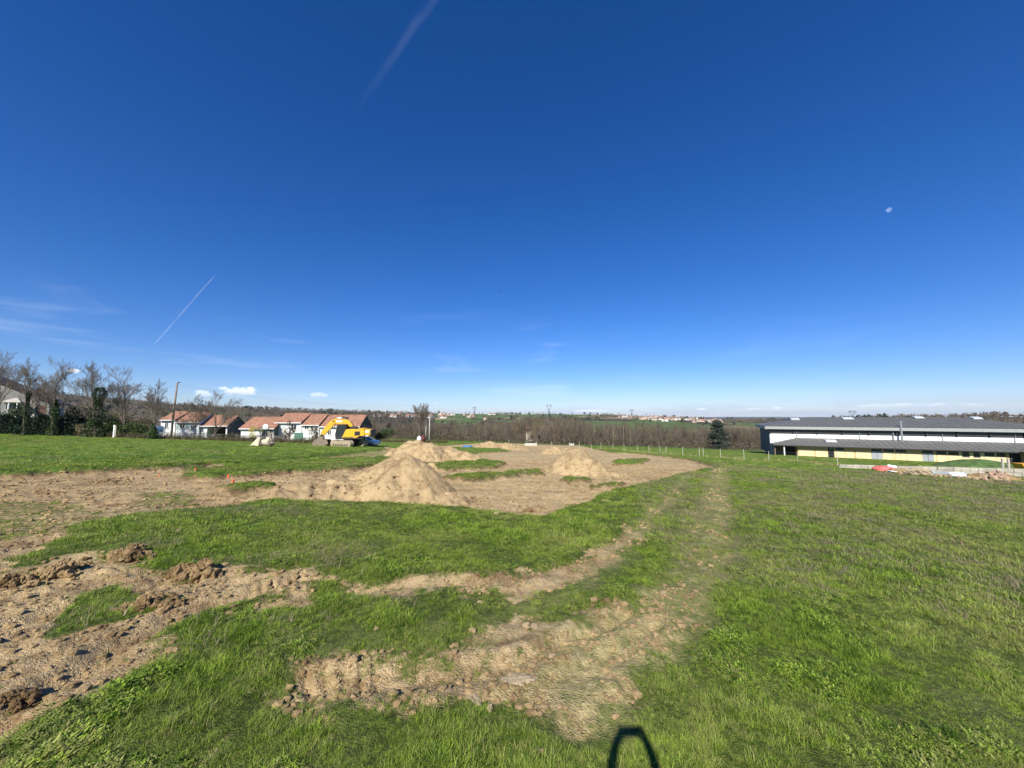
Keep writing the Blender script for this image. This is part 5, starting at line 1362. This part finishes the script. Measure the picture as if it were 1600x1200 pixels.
def excavator():
    x, y = gp(545, 697.5)
    t = thing('excavator', 'yellow crawler excavator with its boom curled and bucket resting on the grass', 'excavator', (x, y, gz(x, y) - .02), R(180 + 8)); t.scale = (1.01, 1.01, 1.01)
    # local frame: +x forward (picture left), +y operator's left (towards the viewer), z up
    ya = R(-34)
    def yaw(p): c, s = math.cos(ya), math.sin(ya); return (p[0] * c - p[1] * s, p[0] * s + p[1] * c, p[2])
    for sy in (-1.15, 1.15):
        n = 30; out = []
        for i in range(n):
            a = 2 * math.pi * i / n; cx = 1.55 if math.cos(a) > 0 else -1.55
            out.append((cx + .44 * math.cos(a), .46 + .44 * math.sin(a)))
        q = MB().prism(out, sy - .27, sy + .27); q.v = [yaw(p) for p in q.v]; tr = q.build('track', M_TRK, t)
        fr = MB().prism([(p[0] * .86, .46 + (p[1] - .46) * .55) for p in out], sy - .30, sy + .30); fr.v = [yaw(p) for p in fr.v]; fr.build('track_frame', M_TRK, tr)
        for i in range(17):
            xx = -1.55 + i * 3.1 / 16
            for zz in (.02, .90):
                b = MB().box((xx, sy, zz), (.10, .60, .05)); b.v = [yaw(p) for p in b.v]; b.build('track_shoe', M_TRK, tr)
        for i in range(7):
            xx = -1.3 + i * .44
            b = MB().tube([(xx, sy - .305, .28), (xx, sy + .305, .28)], .13, 10); b.v = [yaw(p) for p in b.v]; b.build('roller', M_BLK, tr)
    q = MB().span(-1.0, 1.0, -.9, .9, .4, .85, .06); q.v = [yaw(p) for p in q.v]; q.build('undercarriage_frame', M_BLK, t)
    MB().tube([(0, 0, .85), (0, 0, 1.04)], .72, 20).build('slew_ring', M_BLK, t)
    MB().span(-2.2, 1.45, -1.25, 1.25, 1.04, 1.22, .03).build('deck', M_BLK, t)
    # engine housing and counterweight, seen from the left side
    side = [(.62, 1.22), (-1.25, 1.22), (-1.75, 1.5), (-2.3, 1.5), (-2.3, 2.36), (-1.0, 2.42), (-.05, 2.42), (.12, 2.35)]
    MB().prism(side, -1.28, 1.28).build('engine_cover', M_YEL, t)
    MB().box((-2.75, 0, 1.88), (1.0, 2.6, 1.02), None, .22).build('counterweight', M_YEL, t)
    MB().box((-3.2, 0, 1.88), (.14, 2.5, .9), None, .05).build('rear_bumper', M_BLK, t)
    MB().span(-1.0, .25, -.5, .24, 2.42, 2.75, .05).build('hose_box', M_BLK, t)
    MB().span(-2.4, -1.4, -.9, .6, 2.42, 2.52, .03).build('hood', M_YEL, t)
    gr = MB().span(-1.75, -1.05, 1.283, 1.31, 1.55, 2.1).build('side_grille', M_BLK, t)
    for k in range(5): MB().span(-1.73, -1.07, 1.311, 1.33, 1.6 + k * .1, 1.63 + k * .1).build('slat', M_BLK, gr)
    MB().span(-.9, .5, 1.283, 1.30, 1.25, 1.33).build('side_step', M_BLK, t)
    MB().tube([(-1.9, -.5, 2.5), (-1.9, -.5, 3.0)], .08, 8).build('exhaust', M_BLK, t)
    MB().tube([(-2.25, 1.1, 2.4), (-2.25, 1.1, 2.9), (-2.9, 1.1, 2.9), (-2.9, 1.1, 2.4)], .022, 5).build('guard_rail', M_BLK, t)
    MB().tube([(-2.25, -1.1, 2.4), (-2.25, -1.1, 2.9), (-2.9, -1.1, 2.9), (-2.9, -1.1, 2.4)], .022, 5).build('guard_rail', M_BLK, t)
    sg = MB().span(-2.98, -2.42, 1.303, 1.312, 1.92, 2.22).build('logo_panel', M_PRINT, t)
    text_part('JCB', .27, sg, (-2.70, 1.317, 2.07), (R(90), 0, R(180)), M_BLK, shear=.2)
    MB().span(-2.9, -2.5, 1.303, 1.315, 1.46, 1.54).build('tail_reflector', M_PRINT, t)
    sg = MB().span(-3.262, -3.253, -.45, .45, 1.8, 2.2).build('logo_panel', M_PRINT, t)
    text_part('JCB', .38, sg, (-3.268, 0, 2.0), (R(90), 0, R(-90)), M_BLK, shear=.2)
    # cab
    c0 = [(1.45, 1.22), (1.5, 1.75), (1.25, 2.98), (.2, 3.02), (.12, 2.4), (.42, 1.22)]
    cab = MB().prism(c0, .25, 1.27).build('cab', M_BLK, t)
    MB().prism([(1.40, 1.50), (1.42, 1.78), (1.19, 2.86), (.32, 2.9), (.27, 2.35), (.5, 1.62)], 1.272, 1.29).build('side_window', M_CAB, cab)
    MB().raw([(1.462, .34, 1.5), (1.462, 1.18, 1.5), (1.512, 1.18, 1.76), (1.512, .34, 1.76), (1.275, .34, 2.9), (1.275, 1.18, 2.9)], [(0, 1, 2, 3), (3, 2, 5, 4)]).build('windscreen', M_CAB, cab)
    MB().box((.73, .76, 3.04), (1.15, 1.06, .07), None, .03).build('cab_roof', M_BLK, cab)
    MB().box((.82, 1.30, 2.2), (.05, .03, 1.3), rotm(0, -.18)).build('door_pillar', M_BLK, cab)
    MB().tube([(1.0, 1.30, 1.62), (1.0, 1.34, 2.1)], .018, 5).build('handrail', M_BLK, cab)
    MB().box((1.62, 1.2, 2.6), (.05, .22, .3), None, .02).build('mirror', M_BLK, cab)
    # boom, stick, bucket and rams (behind the cab from here)
    by0, by1 = -.50, .14
    Zf = lambda z: z if z < 2.4 else 2.4 + (z - 2.4) * .84
    lz = lambda P: [(q[0], Zf(q[1])) for q in P]
    boom = MB().prism(lz([(.45, 1.35), (-.05, 1.6), (-.42, 2.5), (-.45, 3.05), (-.05, 3.7), (.55, 4.02), (1.2, 4.0), (2.15, 3.86), (2.2, 3.4), (1.35, 3.2), (.85, 3.05), (.5, 2.7), (.42, 2.3), (.95, 1.6)]), by0, by1).build('boom', M_YEL, t)
    sg = MB().span(1.0, 1.75, by1 + .003, by1 + .012, Zf(3.55), Zf(3.85)).build('logo_panel', M_PRINT, boom)
    text_part('JCB', .25, sg, (1.375, by1 + .017, Zf(3.70)), (R(90), 0, R(180)), M_BLK, shear=.2)
    stick = MB().prism(lz([(1.72, 4.18), (2.0, 4.05), (2.55, 3.78), (3.68, 2.1), (3.85, 1.5), (3.5, 1.4), (3.0, 1.9), (1.95, 3.25), (1.7, 3.8)]), by0 + .07, by1 - .07).build('stick', M_YEL, t)
    MB().tube([(.35, by0 - .02, Zf(4.28)), (1.05, by0 - .02, Zf(4.36))], .10, 8).build('stick_ram', M_BLK, boom)
    MB().tube([(1.05, by0 + .2, Zf(4.36)), (1.78, by0 + .2, Zf(4.14))], .05, 8).build('stick_ram_rod', M_CHROME, boom)
    MB().tube([(.30, by0 + .2, Zf(4.15)), (1.2, by0 + .2, Zf(4.40))], .11, 8).build('stick_ram_body', M_BLK, boom)
    MB().tube([(2.15, by0 + .22, Zf(4.0)), (3.1, by0 + .22, Zf(2.95))], .08, 8).build('bucket_ram', M_BLK, stick)
    MB().tube([(3.1, by0 + .22, Zf(2.95)), (3.75, by0 + .22, Zf(2.1))], .045, 8).build('bucket_ram_rod', M_CHROME, stick)
    for yy in (by0 - .12, by1 + .12):
        MB().tube([(1.3, yy, 1.5), (.9, yy, 2.5)], .09, 8).build('boom_ram', M_BLK, boom); MB().tube([(.9, yy, 2.5), (.7, yy, 3.15)], .05, 8).build('boom_ram_rod', M_CHROME, boom)
    for p in ((-.05, 1.7), (2.1, 3.68), (3.62, 1.55)): MB().tube([(p[0], by0 - .05, Zf(p[1])), (p[0], by1 + .05, Zf(p[1]))], .11, 10).build('pivot_pin', M_BLK, boom)
    MB().prism([(3.45, 1.75), (3.95, 1.6), (4.05, 1.0), (3.75, .85), (3.35, 1.1)], by0 + .06, by1 - .06).build('bucket_link', M_BKT, stick)
    # bucket: open shell, mouth towards the tracks
    yb0, yb1 = -1.0, .62
    sec = [(2.55, .45), (2.75, .95), (3.6, 1.02), (4.35, .95), (4.62, .55), (4.5, .12), (4.1, -.02), (3.2, .0)]
    ins = [(2.62, .47), (2.82, .87), (3.6, .94), (4.27, .87), (4.52, .53), (4.42, .18), (4.08, .06), (3.2, .07)]
    bk = MB(); nq = len(sec)
    V = [(p[0], yb0, p[1]) for p in sec] + [(p[0], yb1, p[1]) for p in sec] + [(p[0], yb0 + .05, p[1]) for p in ins] + [(p[0], yb1 - .05, p[1]) for p in ins]
    Fs = [(i, i + 1, nq + i + 1, nq + i) for i in range(1, nq - 1)] + [(2 * nq + i, 3 * nq + i, 3 * nq + i + 1, 2 * nq + i + 1) for i in range(1, nq - 1)]
    Fs += [tuple(range(nq)), tuple(reversed(range(nq, 2 * nq)))] + [(1, 2 * nq + 1, 3 * nq + 1, nq + 1), (nq - 1, 2 * nq - 1, 4 * nq - 1, 3 * nq - 1)]
    bucket = bk.raw(V, Fs).build('bucket', M_BKT, t)
    for k in range(5): MB().box((3.0, yb0 + .14 + k * .33, .03), (.36, .1, .07), rotm(0, .1), .02).build('tooth', M_TRK, bucket)
excavator()

def car():
    p = at(590, 697, 57); z = gz(p.x, 56)
    t = thing('parked_car', 'white car parked behind the rear of the excavator, nose to the right', 'car', (p.x - 1.6, 56, z), R(-10))
    m_b = mat('white_car_paint', (.74, .76, .78), .25, .04, 2, spec=.5); m_d = mat('dark_blue_trim', (.03, .035, .06), .4, .2, 3)
    body = MB().prism([(-2.1, .3), (2.1, .3), (2.15, .62), (1.95, .86), (.95, .98), (.35, 1.42), (-1.3, 1.46), (-2.0, 1.0), (-2.15, .7)], -.82, .82).build('body', m_b, t)
    MB().prism([(.82, .98), (.28, 1.36), (-1.2, 1.39), (-1.75, 1.02)], -.835, -.822).build('side_window', M_CAB, body)
    MB().prism([(-.42, .98), (-.42, 1.38), (-.34, 1.38), (-.34, .98)], -.845, -.836).build('pillar', m_b, body)
    MB().raw([(.97, -.7, .99), (.97, .7, .99), (.40, .66, 1.41), (.40, -.66, 1.41)], [(0, 1, 2, 3)]).build('windscreen', M_CAB, body)
    MB().prism([(-2.1, .3), (2.1, .3), (2.1, .42), (-2.1, .42)], -.83, .83).build('sill', m_d, body)
    for s in (-.6, .6): MB().box((2.06, s, .70), (.14, .34, .14), None, .04).build('headlight', M_LIGHT, body)
    for sx in (-1.3, 1.35):
        for sy in (-.76, .76):
            w = MB().tube([(sx, sy - .1, .31), (sx, sy + .1, .31)], .31, 16).build('wheel', M_BLK, t); MB().tube([(sx, sy - .112, .31), (sx, sy + .112, .31)], .18, 12).build('rim', M_STEEL, w)
car()

# ------------------------------------------------------------------ right-hand lot: low wall, rubble, posts, dumper
def lot():
    a, b = gp(1311, 731.5), gp(1612, 746)
    L = math.hypot(b[0] - a[0], b[1] - a[1]); rz = math.atan2(b[1] - a[1], b[0] - a[0]); za, zb = gz(*a), gz(*b)
    t = thing('concrete_wall', 'low pale block wall running right before the sports hall', 'wall', (a[0], a[1], za), rz)
    n = 24
    for i in range(n):
        dz = (zb - za) * (i + .5) / n; bh = .17 + .19 * i / n
        for c in range(2):
            o = (.0 if c == 0 else .25) * L / n
            MB().box(((i + .5) * L / n + o * .5, .1 + .02 * math.sin(i * 2.7 + c), dz + (c + .5) * bh), (L / n - .02, .2 + .01 * c, bh - .012), None, .012).build('block', mat('weathered_block', (.36, .33, .26), .95, .3, 1.3, bump=.3), t)
    # rubble
    m1, m2, m3 = M_STONE, mat('broken_brick', (.38, .24, .17), .9, .25, 4, bump=.3), mat('sawn_timber', (.50, .40, .26), .85, .15, 4)
    def place(px, py, dh=0.0): x, y = gp(px, py); return (x, y, gz(x, y) + dh)
    r_ = random.Random(12)
    meshes = [lump_mesh('rubble_piece', (r_.uniform(.12, .26), r_.uniform(.1, .2), r_.uniform(.08, .16)), 900 + k, (m1, m1, m2)[k % 3], 2, .5, True) for k in range(9)]
    for k in range(120):
        u = r_.triangular(1515, 1580, 1553); hgt = max(0, .55 * (1 - abs(u - 1553) / 38)) * r_.random()
        p = place(u, r_.uniform(744.5, 752) + (u - 1553) * .05, hgt); o = link('rubble_piece', meshes[k % 9]); o.location = p; o.rotation_euler = (r_.uniform(-1, 1), r_.uniform(-1, 1), r_.uniform(0, 6))
        tag(o, 'broken pale masonry chunk in the rubble heap at the far right', 'rubble', 'rubble heap before the low wall')
    core = link('rubble_core', lump_mesh('rubble_core', (1.7, .5, .4), 950, M_CLOD, 4, .4)); core.location = place(1552, 748); core.rotation_euler = (0, 0, rz); tag(core, 'brown earth under the rubble heap at the far right', 'earth heap')
    for k in range(14):
        p = place(r_.uniform(1422, 1452), r_.uniform(739, 743), r_.uniform(.1, .4))
        o = MB().box((0, 0, 0), (r_.uniform(.8, 1.4), .09, .05)).build('timber_plank', m3); o.location = p; o.rotation_euler = (0, r_.uniform(.2, .7), r_.uniform(-.9, .3)); tag(o, 'pale sawn plank thrown on the heap of planks before the low wall', 'plank', 'planks before the low wall')
    for k in range(70):
        u = r_.uniform(1405, 1522); p = place(u, 739.5 + (u - 1405) * .068 + r_.uniform(-1.2, 1.6), r_.random() * .15); o = link('rubble_piece', meshes[k % 9]); o.location = p; o.rotation_euler = (r_.uniform(-1, 1), r_.uniform(-1, 1), r_.uniform(0, 6)); o.scale = (.7, .7, .7)
        tag(o, 'small pale debris chunk strewn along the foot of the low wall', 'rubble', 'debris strewn along the low wall')
    core = link('brushwood_heap', lump_mesh('brushwood_heap', (1.6, .5, .35), 951, M_CLOD, 4, .5)); core.location = place(1416, 739.5); core.rotation_euler = (0, 0, rz); tag(core, 'brown heap of brushwood and soil between red tarpaulin and planks', 'heap')
    o = link('red_tarpaulin', lump_mesh('red_tarpaulin', (.85, .45, .36), 952, mat('faded_red_sheet', (.55, .13, .11), .7, .15, 3), 3, .3)); o.location = place(1383, 737, .12); o.rotation_euler = (0, 0, rz); tag(o, 'crumpled faded red tarpaulin beside the low wall', 'tarpaulin')
    o = MB().box((0, 0, .3), (.75, .06, .55), rotm(-.35, .15)).build('white_board', M_FRAME); o.location = place(1395, 737.5); tag(o, 'white board leaning beside the red tarpaulin', 'board')
    o = MB().box((0, 0, .12), (1.3, .35, .05), rotm(.1, .05)).build('white_board', M_FRAME); o.location = place(1402, 739); tag(o, 'white board lying flat right of the leaning one', 'board')
    o = MB().box((0, 0, .22), (2.3, .4, .05), rotm(.6, .04, 0)).build('metal_sheet', mat('dull_metal_sheet', (.27, .28, .28), .7, .25, 2)); o.location = place(1485, 744); o.rotation_euler = (0, 0, rz); tag(o, 'long grey metal sheet leaning on the low wall', 'sheet')
    o = MB().box((0, 0, .25), (.9, .5, .05), rotm(.5, 0, 0)).build('plastic_sheet', mat('pale_blue_sheet', (.55, .66, .76), .5, .08, 2)); o.location = place(1497, 746); o.rotation_euler = (0, 0, rz); tag(o, 'pale blue sheet leaning between metal sheet and rubble', 'sheet')
    for (px, lb) in ((1568, 'left of two thick pale posts beside the rubble heap'), (1577, 'right of two thick pale posts beside the rubble heap')):
        p = place(px, 741); o = MB().box((0, 0, .65), (.16, .16, 1.7), rotm(.02, .03), .02).build('gate_post', M_POST); o.location = p; tag(o, lb, 'post', 'pair of thick posts')
    # green bank behind the wall
    P0 = gp(1455, 728); P1 = gp(1640, 738)
    X, Y = np.meshgrid(np.linspace(0, 1, 60), np.linspace(0, 1, 24)); LL = math.hypot(P1[0] - P0[0], P1[1] - P0[1]); e = np.array([(P1[0] - P0[0]) / LL, (P1[1] - P0[1]) / LL]); nrm = np.array([-e[1], e[0]])
    wx = P0[0] + e[0] * X * LL + nrm[0] * Y * 8; wy = P0[1] + e[1] * X * LL + nrm[1] * Y * 8
    hh = 1.15 * np.sin(np.pi * Y) * np.sin(np.pi * np.clip(X * 1.1, 0, 1)) ** .7
    Z = ground_h(wx.ravel(), wy.ravel()).reshape(wx.shape) + hh + fbm(wx, wy, 1.2, 3, 6) * .15 * hh - .05
    i = np.arange(23)[:, None] * 60; j = np.arange(59)[None, :]; q = np.stack([i + j, i + j + 1, i + 60 + j + 1, i + 60 + j], -1).reshape(-1, 4)
    o = link('grass_bank', np_mesh('grass_bank', np.stack([wx.ravel(), wy.ravel(), Z.ravel()], 1), q, 4, mat('bank_grass', (.075, .125, .030), .95, .45, 1.6, bump=.6, coord='Object'))); tag(o, kind='structure')
    # compact dumper cut by the frame
    p = place(1598, 744)
    t = thing('tracked_dumper', 'small orange-yellow tracked dumper cut by the right edge of the picture', 'dumper', p, rz + .1)
    MB().prism([(-.1, .62), (1.5, .62), (1.7, 1.15), (-.35, 1.15)], -.5, .5).build('skip', mat('orange_yellow_paint', (.74, .34, .02), .5, .08, 3), t)
    MB().prism([(-.22, 1.10), (1.58, 1.10), (1.58, 1.12), (-.22, 1.12)], -.42, .42).build('load', M_CLOD, t)
    MB().span(-.1, 1.9, -.42, .42, .36, .6, .04).build('chassis', M_BLK, t)
    for sy in (-.36, .36):
        out = [((1.6 if math.cos(a) > 0 else .1) + .22 * math.cos(a), .22 + .22 * math.sin(a)) for a in [2 * math.pi * k / 20 for k in range(20)]]
        MB().prism(out, sy - .12, sy + .12).build('track', M_BLK, t)
    MB().span(1.9, 2.5, -.4, .4, .4, 1.1, .06).build('engine_box', mat('orange_yellow_paint', (.74, .34, .02)), t)
    MB().tube([(2.5, -.3, 1.1), (2.75, -.3, 1.5), (2.75, .3, 1.5), (2.5, .3, 1.1)], .02, 5).build('handlebar', M_BLK, t)
lot()

# ------------------------------------------------------------------ moon and bird
q = ray(1389, 328).normalized() * 40000
bm = bmesh.new(); bmesh.ops.create_uvsphere(bm, u_segments=32, v_segments=16, radius=40000 * 4.6 / 577 * .5); me = bpy.data.meshes.new('moon'); bm.to_mesh(me); bm.free()
m = bpy.data.materials.new('moon_rock'); m.use_nodes = True; t = NT(m.node_tree)
o_ = t.add('ShaderNodeOutputMaterial'); di = t.add('ShaderNodeBsdfDiffuse'); tr = t.add('ShaderNodeBsdfTransparent'); ad = t.add('ShaderNodeAddShader')
co = t.add('ShaderNodeTexCoord').outputs['Object']
t.link(t.mix(t.ramp(t.noise(co, .006, 3, .6), .42, .62), (.07, .07, .075, 1), (.17, .17, .17, 1)), di.inputs['Color'])
t.link(di.outputs[0], ad.inputs[0]); t.link(tr.outputs[0], ad.inputs[1]); t.link(ad.outputs[0], o_.inputs['Surface']); me.materials.append(m)
me.polygons.foreach_set('use_smooth', [True] * len(me.polygons))
mo = link('moon', me); mo.location = q + Vector((0, 0, CAM_H)); tag(mo, 'small pale gibbous moon in the blue sky above the sports hall', 'moon')
p = ray(781, 455) * 60 + Vector((0, 0, CAM_H))
t = thing('bird', 'tiny dark bird flying high above the wood', 'bird', p, .6)
MB().tube([(0, -.16, 0), (0, -.05, .02), (0, .1, .02), (0, .17, .0)], [.01, .045, .05, .015], 6).build('body', M_BLK, t, True)
for s in (-1, 1): MB().raw([(0, .07, .03), (s * .2, .08, .09), (s * .38, -.02, .06), (s * .2, -.05, .08), (0, -.06, .03), (0, .07, .015), (s * .2, .08, .075), (s * .38, -.02, .05), (s * .2, -.05, .065), (0, -.06, .015)],
                          [(0, 1, 2, 3, 4), (9, 8, 7, 6, 5), (0, 5, 6, 1), (1, 6, 7, 2), (2, 7, 8, 3), (3, 8, 9, 4)]).build('wing', M_BLK, t)

# ------------------------------------------------------------------ the photographer, arms raised with the phone (only the shadow is in the picture)
def photographer():
    z0 = gz(0, -.32)
    t = thing('person', 'person in dark jacket and jeans holding a phone overhead with both hands', 'person', (0, -.30, z0))
    top = CAM_H - z0                                            # phone height above the feet
    sh = 1.46; hip = .95
    J = {}
    verts, edges, rad = [], [], []
    def v(p, r): verts.append(p); rad.append(r); return len(verts) - 1
    def e(a, b): edges.append((a, b))
    pel = v((0, 0, hip), .155); wa = v((0, .01, 1.12), .145); ch = v((0, .0, 1.32), .165); nk = v((0, .0, 1.50), .065); h0 = v((0, .02, 1.60), .085); h1 = v((0, .02, 1.70), .098); h2 = v((0, .015, 1.77), .07)
    for a, b in ((pel, wa), (wa, ch), (ch, nk), (nk, h0), (h0, h1), (h1, h2)): e(a, b)
    for s in (-1, 1):
        s0 = v((s * .17, .0, 1.42), .075); el = v((s * .235, .13, 1.72), .052); wr = v((s * .125, .262, top - .085), .034); hd = v((s * .098, .272, top - .035), .03)
        e(ch, s0); e(s0, el); e(el, wr); e(wr, hd)
        for (dz, dy, ln) in ((.035, .0, .9), (.017, .0, 1.0), (-.001, .0, .95), (-.018, .0, .8)):      # fingers behind and round the phone's edge
            f1 = v((s * .086, .276, top + dz - .012), .0095); f2 = v((s * .083, .287, top + dz), .0085); f3 = v((s * (.083 - .012 * ln), .296, top + dz), .0075)
            e(hd, f1); e(f1, f2); e(f2, f3)
        th1 = v((s * .080, .262, top - .045), .011); th2 = v((s * .055, .268, top - .034), .009); e(hd, th1); e(th1, th2)
        kn = v((s * .11, .03, .50), .068); an = v((s * .12, .0, .09), .045); toe = v((s * .14, .17, .05), .042); hh = v((s * .095, 0, .84), .095)
        e(pel, hh); e(hh, kn); e(kn, an); e(an, toe)
    me = bpy.data.meshes.new('body'); me.from_pydata(verts, edges, [])
    o = link('body', me, t)
    sk = o.modifiers.new('skin', 'SKIN'); 
    for i, r in enumerate(rad): me.skin_vertices[0].data[i].radius = (r, r * (.72 if i in (0, 1, 2) else 1))
    me.skin_vertices[0].data[0].use_root = True
    o.modifiers.new('smooth', 'SUBSURF').levels = 1
    dg = bpy.context.evaluated_depsgraph_get(); m2 = bpy.data.meshes.new_from_object(o.evaluated_get(dg)); o.modifiers.clear(); o.data = m2
    mats = [mat('dark_jacket', (.03, .035, .05), .85, .2, 8), mat('blue_jeans', (.05, .075, .14), .9, .2, 9), mat('skin', (.52, .33, .24), .6, .05, 6), mat('brown_hair', (.06, .04, .025), .7, .2, 20), mat('grey_shoes', (.1, .1, .1), .7, .2, 8)]
    m2.materials.clear()
    for m in mats: m2.materials.append(m)
    for p in m2.polygons:
        c = p.center; p.use_smooth = True
        p.material_index = 4 if c.z < .10 else (1 if c.z < .98 else 0)
        if c.z > top - .075 and c.y > .22: p.material_index = 2
        if abs(c.x) < .12 and 1.49 < c.z < 1.86 and c.y < .16: p.material_index = 2 if (c.y > .035 and c.z < 1.76) or c.z < 1.55 else 3
    for s in (-1, 1):
        MB().box((s * .036, .113, 1.692), (.03, .012, .014), None, .004).build('eye', M_BLK, o)
        MB().tube([(s * .102, .01, 1.655), (s * .112, .0, 1.69), (s * .104, -.005, 1.71)], [.012, .018, .01], 6).build('ear', mats[2], o)
    MB().tube([(0, .10, 1.69), (0, .135, 1.645), (0, .10, 1.635)], [.012, .017, .01], 6).build('nose', mats[2], o)
    MB().box((0, .108, 1.60), (.05, .012, .012), None, .004).build('mouth', mat('lips', (.42, .18, .15), .5), o)
    ph = thing('phone', 'slim black phone held sideways in the raised hands', 'phone', (0, -.018, CAM_H))
    MB().box((0, 0, 0), (.150, .0085, .074), None, .003).build('case', M_BLK, ph); MB().box((0, -.0048, 0), (.144, .001, .068)).build('screen', M_GLASS, ph)
    MB().box((.0, .006, .0), (.03, .0028, .03), None, .001).build('camera_bump', M_BLK, ph)
photographer()
